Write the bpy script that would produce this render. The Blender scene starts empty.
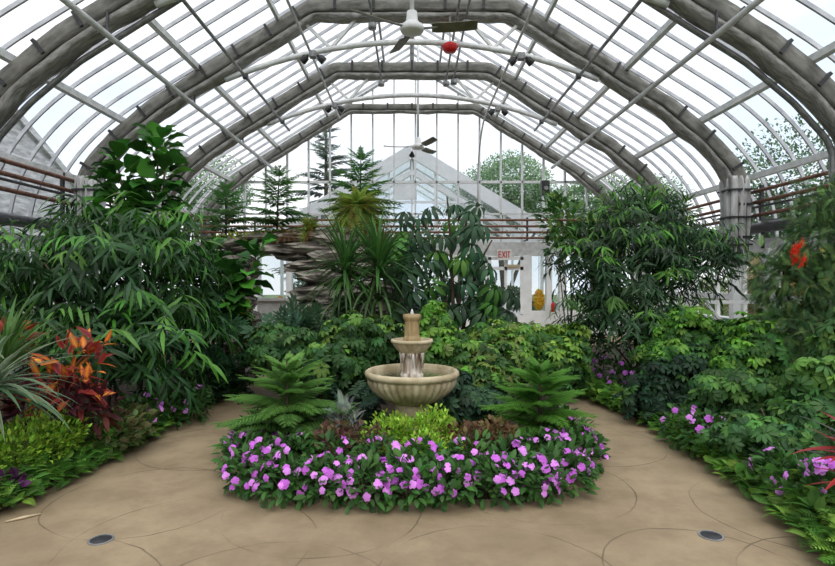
import bpy, math
import numpy as np
from math import sin, cos, pi, radians
from mathutils import Vector, Matrix

rng = np.random.default_rng(11)
SC = bpy.context.scene
COL = SC.collection
F = 557.0          # focal length in pixels of the 835 px wide frame
EYE = 1.6

def at(px, py, Y):
    return np.array([(px - 412) * Y / F, Y, EYE - (py - 281) * Y / F])

# ------------------------------------------------------------------ materials
def new_mat(name):
    m = bpy.data.materials.new(name)
    m.use_nodes = True
    nt = m.node_tree
    for n in list(nt.nodes):
        nt.nodes.remove(n)
    out = nt.nodes.new('ShaderNodeOutputMaterial')
    return m, nt, out

def noise_mat(name, c1, c2, scale=6.0, rough=0.6, metal=0.0, bump=0.0, detail=6.0, stretch=(1, 1, 1), spec=0.4, lo=0.35, hi=0.65):
    m, nt, out = new_mat(name)
    b = nt.nodes.new('ShaderNodeBsdfPrincipled')
    tc = nt.nodes.new('ShaderNodeTexCoord')
    mp = nt.nodes.new('ShaderNodeMapping'); mp.inputs['Scale'].default_value = stretch
    nz = nt.nodes.new('ShaderNodeTexNoise'); nz.inputs['Scale'].default_value = scale; nz.inputs['Detail'].default_value = detail
    cr = nt.nodes.new('ShaderNodeValToRGB')
    cr.color_ramp.elements[0].position = lo; cr.color_ramp.elements[0].color = (*c1, 1)
    cr.color_ramp.elements[1].position = hi; cr.color_ramp.elements[1].color = (*c2, 1)
    L = nt.links.new
    L(tc.outputs['Object'], mp.inputs['Vector']); L(mp.outputs['Vector'], nz.inputs['Vector'])
    L(nz.outputs['Fac'], cr.inputs['Fac']); L(cr.outputs['Color'], b.inputs['Base Color'])
    b.inputs['Roughness'].default_value = rough; b.inputs['Metallic'].default_value = metal
    b.inputs['Specular IOR Level'].default_value = spec
    if bump:
        bp = nt.nodes.new('ShaderNodeBump'); bp.inputs['Strength'].default_value = bump
        bp.inputs['Distance'].default_value = 0.05
        L(nz.outputs['Fac'], bp.inputs['Height']); L(bp.outputs['Normal'], b.inputs['Normal'])
    L(b.outputs['BSDF'], out.inputs['Surface'])
    return m

def leaf_mat(name, rough=0.45, trans=0.25, spec=0.35):
    m, nt, out = new_mat(name)
    L = nt.links.new
    a = nt.nodes.new('ShaderNodeAttribute'); a.attribute_name = 'tint'
    b = nt.nodes.new('ShaderNodeBsdfPrincipled')
    b.inputs['Roughness'].default_value = rough; b.inputs['Specular IOR Level'].default_value = spec
    t = nt.nodes.new('ShaderNodeBsdfTranslucent')
    hs = nt.nodes.new('ShaderNodeHueSaturation'); hs.inputs['Value'].default_value = 1.5; hs.inputs['Hue'].default_value = 0.503
    mx = nt.nodes.new('ShaderNodeMixShader'); mx.inputs['Fac'].default_value = trans
    L(a.outputs['Color'], b.inputs['Base Color']); L(a.outputs['Color'], hs.inputs['Color']); L(hs.outputs['Color'], t.inputs['Color'])
    L(b.outputs['BSDF'], mx.inputs[1]); L(t.outputs['BSDF'], mx.inputs[2]); L(mx.outputs['Shader'], out.inputs['Surface'])
    return m

def glass_mat(name, tint=(0.96, 0.98, 1.0), fac=0.07, dirt=0.0):
    m, nt, out = new_mat(name)
    L = nt.links.new
    t = nt.nodes.new('ShaderNodeBsdfTransparent'); t.inputs['Color'].default_value = (*tint, 1)
    g = nt.nodes.new('ShaderNodeBsdfGlossy'); g.inputs['Roughness'].default_value = 0.05
    mx = nt.nodes.new('ShaderNodeMixShader'); mx.inputs['Fac'].default_value = fac
    L(t.outputs['BSDF'], mx.inputs[1]); L(g.outputs['BSDF'], mx.inputs[2])
    last = mx
    if dirt:
        d = nt.nodes.new('ShaderNodeBsdfDiffuse'); d.inputs['Color'].default_value = (0.8, 0.82, 0.84, 1)
        tl = nt.nodes.new('ShaderNodeBsdfTranslucent'); tl.inputs['Color'].default_value = (0.85, 0.87, 0.9, 1)
        ad = nt.nodes.new('ShaderNodeMixShader'); ad.inputs['Fac'].default_value = 0.75
        L(d.outputs['BSDF'], ad.inputs[1]); L(tl.outputs['BSDF'], ad.inputs[2])
        m2 = nt.nodes.new('ShaderNodeMixShader'); m2.inputs['Fac'].default_value = dirt
        L(mx.outputs['Shader'], m2.inputs[1]); L(ad.outputs['Shader'], m2.inputs[2]); last = m2
    L(last.outputs['Shader'], out.inputs['Surface'])
    return m

M = {}
M['white_metal'] = noise_mat('white_metal', (0.55, 0.56, 0.55), (0.72, 0.73, 0.72), 8, 0.45)
M['bar_metal'] = noise_mat('bar_metal', (0.34, 0.35, 0.38), (0.50, 0.51, 0.53), 5, 0.4)
M['white_paint'] = noise_mat('white_paint', (0.76, 0.77, 0.76), (0.86, 0.87, 0.86), 5, 0.5)
M['fresh_white'] = noise_mat('fresh_white', (0.88, 0.89, 0.89), (0.94, 0.94, 0.94), 5, 0.45)
M['grey_paint'] = noise_mat('grey_paint', (0.30, 0.30, 0.29), (0.40, 0.40, 0.39), 5, 0.6)
M['pipe_grey'] = noise_mat('pipe_grey', (0.45, 0.46, 0.46), (0.60, 0.61, 0.61), 6, 0.35)
M['curtain'] = noise_mat('curtain', (0.10, 0.097, 0.083), (0.19, 0.185, 0.165), 5, 0.75, bump=0.3, stretch=(1, 6, 1))
M['curtain_pale'] = noise_mat('curtain_pale', (0.17, 0.165, 0.15), (0.34, 0.335, 0.31), 7, 0.5, bump=0.5, stretch=(1, 5, 1))
M['plastic'] = noise_mat('plastic', (0.26, 0.26, 0.25), (0.50, 0.50, 0.485), 9, 0.35, bump=0.4, stretch=(1, 1, .25))
M['black'] = noise_mat('black', (0.012, 0.012, 0.013), (0.03, 0.03, 0.03), 10, 0.5)
M['dark_pipe'] = noise_mat('dark_pipe', (0.03, 0.03, 0.035), (0.07, 0.07, 0.075), 8, 0.45)
M['rust'] = noise_mat('rust', (0.10, 0.045, 0.028), (0.22, 0.10, 0.06), 12, 0.7)
M['red'] = noise_mat('red', (0.50, 0.01, 0.015), (0.60, 0.02, 0.02), 8, 0.35)
M['soil'] = noise_mat('soil', (0.018, 0.012, 0.008), (0.06, 0.04, 0.025), 20, 0.95, bump=0.6)
M['bark'] = noise_mat('bark', (0.05, 0.035, 0.022), (0.12, 0.09, 0.06), 20, 0.9, bump=0.5, stretch=(1, 1, 0.3))
M['green_stem'] = noise_mat('green_stem', (0.03, 0.06, 0.015), (0.08, 0.09, 0.03), 20, 0.7)
M['rock'] = noise_mat('rock', (0.08, 0.07, 0.058), (0.38, 0.34, 0.29), 4.5, 0.95, bump=1.0, detail=10, stretch=(1, 1, 3))
M['stone'] = noise_mat('stone', (0.30, 0.24, 0.135), (0.53, 0.45, 0.30), 6, 0.8, bump=0.3, detail=9)
M['stone_wet'] = noise_mat('stone_wet', (0.20, 0.13, 0.05), (0.40, 0.30, 0.15), 9, 0.45, bump=0.3, stretch=(1, 1, 0.35))
M['mineral'] = noise_mat('mineral', (0.24, 0.17, 0.11), (0.66, 0.60, 0.52), 16, 0.5, bump=0.5, stretch=(1, 1, 0.12), lo=0.42, hi=0.6)
M['fan_white'] = noise_mat('fan_white', (0.62, 0.62, 0.60), (0.70, 0.70, 0.68), 5, 0.35)
M['fan_blade'] = noise_mat('fan_blade', (0.10, 0.095, 0.06), (0.16, 0.15, 0.10), 6, 0.5)
M['steel'] = noise_mat('steel', (0.17, 0.175, 0.175), (0.30, 0.30, 0.295), 10, 0.5, metal=0.3)
M['sign_white'] = noise_mat('sign_white', (0.78, 0.77, 0.74), (0.84, 0.83, 0.80), 4, 0.5)
M['lamp_glass'] = noise_mat('lamp_glass', (0.5, 0.5, 0.48), (0.6, 0.6, 0.58), 4, 0.15)
M['slate'] = noise_mat('slate', (0.34, 0.34, 0.35), (0.66, 0.66, 0.67), 2.2, 0.9, bump=0.6, stretch=(1, 1, 4), detail=4)
M['lawn'] = noise_mat('lawn', (0.06, 0.11, 0.03), (0.13, 0.20, 0.06), 3, 0.95)
M['yellow'] = noise_mat('yellow', (.70, .42, .02), (.85, .58, .04), 14, .6)
M['straw'] = noise_mat('straw', (0.42, 0.33, 0.20), (0.55, 0.45, 0.30), 9, 0.8)
M['glass'] = glass_mat('glass', fac=0.05)
M['roof_glass'] = glass_mat('roof_glass', (0.965, 0.98, 1.0), 0.05)
M['house_glass'] = glass_mat('house_glass', (0.74, 0.78, 0.77), 0.06, dirt=0.06)
M['leaf'] = leaf_mat('leaf', 0.5, 0.25, 0.2)
M['gloss_leaf'] = leaf_mat('gloss_leaf', 0.42, 0.22, 0.25)
M['matte_leaf'] = leaf_mat('matte_leaf', 0.65, 0.3, 0.12)
M['petal'] = leaf_mat('petal', 0.6, 0.3, 0.1)

def water_mat():
    m, nt, out = new_mat('water')
    L = nt.links.new
    t = nt.nodes.new('ShaderNodeBsdfTransparent'); t.inputs['Color'].default_value = (0.75, 0.78, 0.74, 1)
    g = nt.nodes.new('ShaderNodeBsdfGlossy'); g.inputs['Roughness'].default_value = 0.03
    fr = nt.nodes.new('ShaderNodeFresnel'); fr.inputs['IOR'].default_value = 1.33
    mx = nt.nodes.new('ShaderNodeMixShader')
    nz = nt.nodes.new('ShaderNodeTexNoise'); nz.inputs['Scale'].default_value = 14
    bp = nt.nodes.new('ShaderNodeBump'); bp.inputs['Strength'].default_value = 0.25; bp.inputs['Distance'].default_value = 0.02
    L(nz.outputs['Fac'], bp.inputs['Height']); L(bp.outputs['Normal'], g.inputs['Normal']); L(bp.outputs['Normal'], fr.inputs['Normal'])
    L(fr.outputs['Fac'], mx.inputs['Fac']); L(t.outputs['BSDF'], mx.inputs[1]); L(g.outputs['BSDF'], mx.inputs[2])
    L(mx.outputs['Shader'], out.inputs['Surface'])
    return m
M['water'] = water_mat()

def floor_mat():
    m, nt, out = new_mat('scored_concrete')
    L = nt.links.new
    b = nt.nodes.new('ShaderNodeBsdfPrincipled')
    tc = nt.nodes.new('ShaderNodeTexCoord')
    def noise(s, d=8, rough=0.6):
        n = nt.nodes.new('ShaderNodeTexNoise'); n.inputs['Scale'].default_value = s; n.inputs['Detail'].default_value = d
        n.inputs['Roughness'].default_value = rough
        L(tc.outputs['Object'], n.inputs['Vector']); return n
    n1 = noise(0.7); n2 = noise(3.2, 10, 0.65); n3 = noise(40, 6)
    cr = nt.nodes.new('ShaderNodeValToRGB')
    e = cr.color_ramp.elements
    e[0].position = 0.36; e[0].color = (0.19, 0.14, 0.083, 1)
    e[1].position = 0.64; e[1].color = (0.36, 0.278, 0.172, 1)
    k = cr.color_ramp.elements.new(0.5); k.color = (0.265, 0.20, 0.124, 1)
    mixf = nt.nodes.new('ShaderNodeMath'); mixf.operation = 'MULTIPLY_ADD'; mixf.inputs[1].default_value = 0.55
    half = nt.nodes.new('ShaderNodeMath'); half.operation = 'MULTIPLY'; half.inputs[1].default_value = 0.45
    L(n2.outputs['Fac'], half.inputs[0]); L(n1.outputs['Fac'], mixf.inputs[0]); L(half.outputs[0], mixf.inputs[2])
    L(mixf.outputs[0], cr.inputs['Fac'])
    # brown stains with a shape of their own
    n4 = noise(1.6, 5, 0.7)
    st = nt.nodes.new('ShaderNodeMapRange'); st.inputs['From Min'].default_value = 0.56; st.inputs['From Max'].default_value = 0.72
    st.inputs['To Max'].default_value = 0.55
    L(n4.outputs['Fac'], st.inputs['Value'])
    mxs = nt.nodes.new('ShaderNodeMix'); mxs.data_type = 'RGBA'; mxs.inputs[7].default_value = (0.13, 0.092, 0.06, 1)
    L(st.outputs[0], mxs.inputs[0]); L(cr.outputs['Color'], mxs.inputs[6])
    # scored circles
    circles = [(1.0, 4.35, .70), (2.72, 3.88, .70), (2.42, 2.80, .68), (0.46, 2.95, .68), (-1.95, 4.1, .66), (-.62, 3.9, .69), (-0.75, 2.72, .69),
               (-2.0, 2.75, .70), (1.62, 3.05, .55), (1.75, 5.5, .7), (-1.9, 5.4, .7), (2.3, 6.6, .7), (-2.2, 6.7, .7), (-1.35, 3.4, .75), (.1, 1.6, .7), (1.7, 1.8, .7), (-1.4, 1.5, .7),
               (2.0, 8.0, .7), (-1.9, 8.1, .7)]
    nd = noise(2.5, 3)
    wob = nt.nodes.new('ShaderNodeVectorMath'); wob.operation = 'SCALE'; wob.inputs[3].default_value = 0.06
    L(nd.outputs['Color'], wob.inputs[0])
    addv = nt.nodes.new('ShaderNodeVectorMath'); addv.operation = 'ADD'
    L(tc.outputs['Object'], addv.inputs[0]); L(wob.outputs[0], addv.inputs[1])
    last = None
    for (x, y, r) in circles:
        d = nt.nodes.new('ShaderNodeVectorMath'); d.operation = 'DISTANCE'; d.inputs[1].default_value = (x + .03, y + .03, 0.03)
        L(addv.outputs[0], d.inputs[0])
        s = nt.nodes.new('ShaderNodeMath'); s.operation = 'SUBTRACT'; s.inputs[1].default_value = r
        L(d.outputs['Value'], s.inputs[0])
        a = nt.nodes.new('ShaderNodeMath'); a.operation = 'ABSOLUTE'; L(s.outputs[0], a.inputs[0])
        if last is None:
            last = a
        else:
            mn = nt.nodes.new('ShaderNodeMath'); mn.operation = 'MINIMUM'
            L(last.outputs[0], mn.inputs[0]); L(a.outputs[0], mn.inputs[1]); last = mn
    ln = nt.nodes.new('ShaderNodeMapRange'); ln.inputs['From Min'].default_value = 0.002; ln.inputs['From Max'].default_value = 0.008
    ln.inputs['To Min'].default_value = 0.75; ln.inputs['To Max'].default_value = 0.0
    L(last.outputs[0], ln.inputs['Value'])
    n5 = noise(1.3, 3)
    fade = nt.nodes.new('ShaderNodeMapRange'); fade.inputs['From Min'].default_value = 0.4; fade.inputs['From Max'].default_value = 0.58
    L(n5.outputs['Fac'], fade.inputs['Value'])
    ml = nt.nodes.new('ShaderNodeMath'); ml.operation = 'MULTIPLY'
    L(ln.outputs[0], ml.inputs[0]); L(fade.outputs[0], ml.inputs[1])
    mx = nt.nodes.new('ShaderNodeMix'); mx.data_type = 'RGBA'; mx.inputs[7].default_value = (0.07, 0.05, 0.036, 1)
    L(ml.outputs[0], mx.inputs[0]); L(mxs.outputs[2], mx.inputs[6]); L(mx.outputs[2], b.inputs['Base Color'])
    b.inputs['Roughness'].default_value = 0.7; b.inputs['Specular IOR Level'].default_value = 0.25
    bp = nt.nodes.new('ShaderNodeBump'); bp.inputs['Strength'].default_value = 0.15; bp.inputs['Distance'].default_value = 0.01
    L(n3.outputs['Fac'], bp.inputs['Height']); L(bp.outputs['Normal'], b.inputs['Normal'])
    L(b.outputs['BSDF'], out.inputs['Surface'])
    return m
M['floor'] = floor_mat()

# ------------------------------------------------------------------ objects
def link(name, data, parent=None):
    o = bpy.data.objects.new(name, data); COL.objects.link(o)
    if parent is not None:
        o.parent = parent
    return o

def thing(name, label, cat, loc=(0, 0, 0), group=None, rotz=0.0):
    o = link(name, None)
    o.location = tuple(float(v) for v in loc); o.rotation_euler = (0, 0, rotz); o.empty_display_size = 0.1
    o['label'] = label; o['category'] = cat
    if group: o['group'] = group
    return o

def tag(o, label, cat, group=None, kind=None):
    o['label'] = label; o['category'] = cat
    if group: o['group'] = group
    if kind: o['kind'] = kind
    return o

def structure(o, label=None, cat=None):
    o['kind'] = 'structure'
    if label: o['label'] = label
    if cat: o['category'] = cat
    return o

class MB:
    """collects shapes for ONE mesh object"""
    def __init__(s, off=(0, 0, 0)):
        s.V = []; s.F = []; s.n = 0; s.off = np.array(off, float)
    def add(s, V, Fc):
        V = np.asarray(V, float)
        s.V.append(V - s.off); s.F += [tuple(i + s.n for i in f) for f in Fc]; s.n += len(V)
        return s
    def box(s, lo, hi):
        x0, y0, z0 = lo; x1, y1, z1 = hi
        return s.add([(x0, y0, z0), (x1, y0, z0), (x1, y1, z0), (x0, y1, z0), (x0, y0, z1), (x1, y0, z1), (x1, y1, z1), (x0, y1, z1)],
                     [(0, 3, 2, 1), (4, 5, 6, 7), (0, 1, 5, 4), (1, 2, 6, 5), (2, 3, 7, 6), (3, 0, 4, 7)])
    def beam(s, a, b, w, h, up=(0, 0, 1)):
        a = np.array(a, float); b = np.array(b, float); d = b - a; d /= np.linalg.norm(d)
        u = np.array(up, float); x = np.cross(d, u)
        if np.linalg.norm(x) < 1e-6: x = np.cross(d, (1, 0, 0))
        x /= np.linalg.norm(x); z = np.cross(x, d)
        V = []
        for p in (a, b):
            for (i, j) in ((-1, -1), (1, -1), (1, 1), (-1, 1)):
                V.append(p + x * i * w / 2 + z * j * h / 2)
        return s.add(V, [(0, 1, 2, 3), (7, 6, 5, 4), (0, 4, 5, 1), (1, 5, 6, 2), (2, 6, 7, 3), (3, 7, 4, 0)])
    def tube(s, pts, r, n=8, cap=True):
        P = np.asarray(pts, float); k = len(P)
        R = np.full(k, r) if np.isscalar(r) else np.asarray(r, float)
        T = np.gradient(P, axis=0); T /= np.linalg.norm(T, axis=1)[:, None] + 1e-9
        ref = np.array([0, 0, 1.0]) if abs(T[0][2]) < 0.9 else np.array([1.0, 0, 0])
        V = []
        x = np.cross(T[0], ref); x /= np.linalg.norm(x)
        for i in range(k):
            x = x - T[i] * np.dot(x, T[i]); x /= np.linalg.norm(x) + 1e-9
            z = np.cross(x, T[i])
            for j in range(n):
                a = 2 * pi * j / n
                V.append(P[i] + R[i] * (cos(a) * x + sin(a) * z))
        Fc = [(i * n + j, (i + 1) * n + j, (i + 1) * n + (j + 1) % n, i * n + (j + 1) % n) for i in range(k - 1) for j in range(n)]
        if cap:
            Fc += [tuple(range(n)), tuple(reversed(range((k - 1) * n, k * n)))]
        return s.add(V, Fc)
    def lathe(s, prof, n=48, c=(0, 0, 0), mod=None, cap=True):
        V = []
        for i, (r, z) in enumerate(prof):
            for j in range(n):
                a = 2 * pi * j / n
                rr, zz = (r, z) if mod is None else mod(i, a, r, z)
                V.append((c[0] + rr * cos(a), c[1] + rr * sin(a), c[2] + zz))
        k = len(prof)
        Fc = [(i * n + j, i * n + (j + 1) % n, (i + 1) * n + (j + 1) % n, (i + 1) * n + j) for i in range(k - 1) for j in range(n)]
        if cap:
            Fc += [tuple(reversed(range(n))), tuple(range((k - 1) * n, k * n))]
        return s.add(V, Fc)
    def prism(s, poly, z0, z1):
        n = len(poly)
        V = [(x, y, z0) for x, y in poly] + [(x, y, z1) for x, y in poly]
        return s.add(V, [tuple(reversed(range(n))), tuple(range(n, 2 * n))] + [(i, (i + 1) % n, n + (i + 1) % n, n + i) for i in range(n)])
    def build(s, name, mat, parent=None, smooth=False, loc=None):
        me = bpy.data.meshes.new(name)
        V = np.concatenate(s.V) if s.V else np.zeros((0, 3))
        me.from_pydata(V.tolist(), [], s.F); me.update()
        me.materials.append(M[mat] if isinstance(mat, str) else mat)
        if smooth:
            me.polygons.foreach_set('use_smooth', [True] * len(me.polygons))
        o = link(name, me, parent)
        if loc is not None: o.location = tuple(float(v) for v in loc)
        return o

# ------------------------------------------------------------------ leaves
def prof_w(kind, t):
    if kind == 'lance': return np.sin(pi * np.clip(t, 0, 1) ** 0.75) ** 0.9
    if kind == 'oval': return np.sin(pi * t ** 0.9) ** 0.65
    if kind == 'obov': return np.clip(np.sin(pi * t ** 1.7), 0, 1) ** 0.6 * 0.85 + 0.25 * np.sin(pi * t ** .7)
    if kind == 'strap': return np.clip(t * 6 + .45, 0, 1) * (1 - t ** 2.2)
    if kind == 'petal': return np.sin(pi * (.10 + .76 * t)) ** .8
    if kind == 'needle': return np.where(t < 0.99, 1.0, 0.3)
    return np.sin(pi * t)

def leaf_tpl(kind='lance', L=1.0, W=0.2, seg=4, fold=0.25, droop=0.4, wave=0.0):
    t = np.linspace(0, 1, seg + 1)
    w = np.maximum(prof_w(kind, t), 0.02) * W / 2
    th = droop * (t - 0.15)
    y = np.concatenate([[0], np.cumsum(np.cos(th[1:]))]) * L / seg
    z = np.concatenate([[0], np.cumsum(-np.sin(th[1:]))]) * L / seg
    V = []; wt = []
    for i in range(seg + 1):
        wv = wave * W * (1 if i % 2 else -1)
        V += [(-w[i], y[i], z[i] + fold * w[i] + wv), (0, y[i], z[i]), (w[i], y[i], z[i] + fold * w[i] - wv * .6)]
        wt += [1, 0, 1]
    wt[-2] = 0.7
    Fc = []
    for i in range(seg):
        a = i * 3
        Fc += [(a, a + 1, a + 4, a + 3), (a + 1, a + 2, a + 5, a + 4)]
    return np.array(V), np.array(Fc), np.array(wt, float)

def blade_tpl(L=1.0, W=0.1):      # a single bent quad strip for needles and pinnae
    V = np.array([(-W * .3, 0, 0), (W * .3, 0, 0), (-W / 2, L * .5, 0.03 * L), (W / 2, L * .5, 0.03 * L), (-W * .1, L, -0.04 * L), (W * .1, L, -0.04 * L)])
    return V, np.array([(0, 1, 3, 2), (2, 3, 5, 4)]), np.array([0, 0, .5, .5, 1, 1.])

def rotz(a):
    return np.array([[cos(a), -sin(a), 0], [sin(a), cos(a), 0], [0, 0, 1]])
def rotx(a):
    return np.array([[1, 0, 0], [0, cos(a), -sin(a)], [0, sin(a), cos(a)]])
def roty(a):
    return np.array([[cos(a), 0, sin(a)], [0, 1, 0], [-sin(a), 0, cos(a)]])

def combine(parts):
    """parts: list of (tpl, matrix 3x3, translation)"""
    V = []; Fc = []; W = []; n = 0
    for (v, f, w), R, T in parts:
        V.append(v @ np.asarray(R).T + np.asarray(T)); Fc.append(f + n); W.append(w); n += len(v)
    return np.concatenate(V), np.concatenate(Fc), np.concatenate(W)

def palmate(n, tpl, tilt=0.35, r0=0.06, spread=2 * pi):
    return combine([(tpl, rotz(spread * i / n + 0.1 * sin(7 * i)) @ rotx(-tilt * (0.8 + .4 * ((i * 37) % 10) / 10)), rotz(spread * i / n) @ np.array([0, r0, 0])) for i in range(n)])

def frond(n=10, pin=None, L=1.0, ang=1.05, taper=0.75, droop=0.6, hug=0.0):
    """pinnate frond growing along +Y, arching down"""
    parts = []
    for i in range(n):
        t = (i + 0.7) / n
        th = droop * t
        pos = np.array([0, L * t * cos(th * .6), -L * t * sin(th * .6)])
        s = (1 - t) ** taper * (0.55 + 0.45 * min(1, t * 5)) + 0.05
        for sd in (-1, 1):
            parts.append((pin, rotx(-th) @ rotz(-sd * ang) @ roty(sd * 0.15) * s, pos))
    rachis = (np.array([(-.008, 0, 0), (.008, 0, 0), (-.006, L * .5 * cos(droop * .3), -L * .5 * sin(droop * .3)), (.006, L * .5 * cos(droop * .3), -L * .5 * sin(droop * .3)),
                        (-.002, L * cos(droop * .6), -L * sin(droop * .6)), (.002, L * cos(droop * .6), -L * sin(droop * .6))]), np.array([(0, 1, 3, 2), (2, 3, 5, 4)]), np.zeros(6))
    parts.append((rachis, np.eye(3), np.zeros(3)))
    return combine(parts)

def unit(v):
    v = np.asarray(v, float)
    return v / (np.linalg.norm(v, axis=-1, keepdims=True) + 1e-9)

def jit(c, N, v=0.22, h=0.08):
    c = np.asarray(c, float)
    a = np.clip(1 + v * rng.standard_normal((N, 1)), 0.4, 1.9)
    b = np.clip(1 + h * rng.standard_normal((N, 3)), 0.6, 1.5)
    return np.clip(c * a * b, 0, 1)

class Leaves:
    def __init__(s, off=(0, 0, 0)):
        s.V = []; s.F = []; s.C = []; s.n = 0; s.off = np.array(off, float)
    def add(s, tpl, pos, d, nrm, scale, colA, colB=None):
        v, f, w = tpl
        pos = np.atleast_2d(pos).astype(float); N = len(pos)
        if N == 0: return s
        d = unit(np.broadcast_to(d, (N, 3))); nrm = np.broadcast_to(nrm, (N, 3)) + 1e-3 * rng.standard_normal((N, 3))
        x = unit(np.cross(d, nrm)); z = np.cross(x, d)
        R = np.stack([x, d, z], axis=2)                    # columns
        sc = np.broadcast_to(scale, (N,))
        P = np.einsum('nij,kj->nki', R, v) * sc[:, None, None] + pos[:, None, :] - s.off
        s.V.append(P.reshape(-1, 3))
        s.F.append((f[None] + (np.arange(N) * len(v))[:, None, None] + s.n).reshape(-1, 4))
        s.n += N * len(v)
        A = np.broadcast_to(colA, (N, 3)); B = A if colB is None else np.broadcast_to(colB, (N, 3))
        C = A[:, None, :] * (1 - w[None, :, None]) + B[:, None, :] * w[None, :, None]
        s.C.append(C.reshape(-1, 3))
        return s
    def build(s, name, mat='leaf', parent=None):
        V = np.concatenate(s.V).astype(np.float32); Fq = np.concatenate(s.F).astype(np.int32); C = np.concatenate(s.C).astype(np.float32)
        me = bpy.data.meshes.new(name)
        me.vertices.add(len(V)); me.vertices.foreach_set('co', V.ravel())
        me.loops.add(Fq.size); me.loops.foreach_set('vertex_index', Fq.ravel())
        me.polygons.add(len(Fq)); me.polygons.foreach_set('loop_start', np.arange(0, Fq.size, 4, dtype=np.int32))
        me.update(calc_edges=True)
        a = me.attributes.new('tint', 'FLOAT_COLOR', 'POINT')
        a.data.foreach_set('color', np.concatenate([C, np.ones((len(C), 1), np.float32)], axis=1).ravel())
        me.polygons.foreach_set('use_smooth', np.ones(len(Fq), bool))
        me.materials.append(M[mat])
        return link(name, me, parent)

def shell(N, c, r, rmin=0.55, lump=0.18, zmin=None, p=0.6):
    d = unit(rng.standard_normal((N, 3)))
    rad = rmin + (1 - rmin) * rng.random(N) ** p
    ph = rng.random(3) * 6
    rad = rad * (1 + lump * (np.sin(3.1 * d[:, 0] + ph[0]) + np.sin(3.7 * d[:, 2] + ph[1]) + np.sin(4.3 * d[:, 1] + ph[2])) / 1.7)
    P = np.asarray(c) + d * rad[:, None] * np.asarray(r)
    if zmin is not None:
        k = P[:, 2] > zmin; P = P[k]; d = d[k]
    return P, d

def lobes(N, blobs, **kw):
    """points over several ellipsoids: blobs = [(centre, radii), ...]"""
    w = np.array([np.prod(np.asarray(b[1])) ** (2 / 3) for b in blobs]); w /= w.sum()
    Ps, Ds = [], []
    for (c, r), k in zip(blobs, w):
        P, d = shell(max(4, int(N * k)), c, r, **kw); Ps.append(P); Ds.append(d)
    return np.concatenate(Ps), np.concatenate(Ds)

def bend(a, b, sag=0.15, k=6):
    a = np.asarray(a, float); b = np.asarray(b, float)
    t = np.linspace(0, 1, k)[:, None]
    m = a * 0.45 + b * 0.55; m = np.array([a[0] * .65 + b[0] * .35, a[1] * .65 + b[1] * .35, m[2] + sag * abs(b[2] - a[2])])
    return (1 - t) ** 2 * a + 2 * t * (1 - t) * m + t ** 2 * b

def stems(root, base, targets, r=0.015, mat='bark', spread=0.08, name='stem'):
    for t in targets:
        a = np.array([base[0] + rng.normal() * spread, base[1] + rng.normal() * spread, base[2]])
        pts = bend(a, t)
        MB(root.location).tube(pts, np.linspace(r, r * 0.4, len(pts)), 6).build(name, mat, root, True)

UP = np.array([0, 0, 1.0])

# ---- templates
T_LANCE = leaf_tpl('lance', 1, 0.145, 4, 0.3, 0.8)
T_OVAL = leaf_tpl('oval', 1, 0.5, 4, 0.25, 0.5)
T_OVAL3 = leaf_tpl('oval', 1, 0.52, 3, 0.25, 0.5)
T_OVAL2 = leaf_tpl('oval', 1, 0.6, 2, 0.2, 0.4)
T_FIDDLE = leaf_tpl('obov', 1, 0.74, 6, 0.32, 0.9, 0.06)
T_STRAP = leaf_tpl('strap', 1, 0.062, 7, 0.35, 0.55)
T_STRAPB = leaf_tpl('strap', 1, 0.062, 8, 0.35, 1.7)
T_CROTON = leaf_tpl('lance', 1, 0.34, 4, 0.25, 0.45)
T_SCH = palmate(8, leaf_tpl('obov', 1, 0.42, 3, 0.25, 0.5), 0.35, 0.10)
T_BIGSCH = palmate(8, leaf_tpl('oval', 1, 0.31, 4, 0.3, 1.0), 0.5, 0.16)
T_PIN = blade_tpl(0.42, 0.11)
T_FERN = frond(8, blade_tpl(.46, .2), 1, 1.0, 0.7, 0.9)
T_FERNLONG = frond(16, blade_tpl(0.16, 0.07), 1, 1.1, 0.6, 1.4)
T_FEATHER = frond(12, blade_tpl(0.28, 0.05), 1, 0.75, 0.5, 0.8)
T_PHILO = combine([(leaf_tpl('lance', .55 * s, .16, 3, 0.2, 0.5), rotz(-sd * a), (0, y, 0)) for y, a, s in ((.1, 2.0, .6), (.2, 1.55, .85), (.36, 1.25, 1), (.5, 1.0, .95), (.64, .75, .8), (.78, .45, .7)) for sd in (-1, 1)]
                  + [(leaf_tpl('lance', 1.05, .22, 4, .2, .5), np.eye(3), (0, 0, 0))])
T_PETAL5 = combine([(leaf_tpl('petal', 1, .92, 4, 0.10, 0.45), rotz(2 * pi * i / 5 + .2) @ roty(.12), (0, 0, 0.02 * i)) for i in range(5)])
NEEDLE = blade_tpl(1, 0.34)

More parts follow.
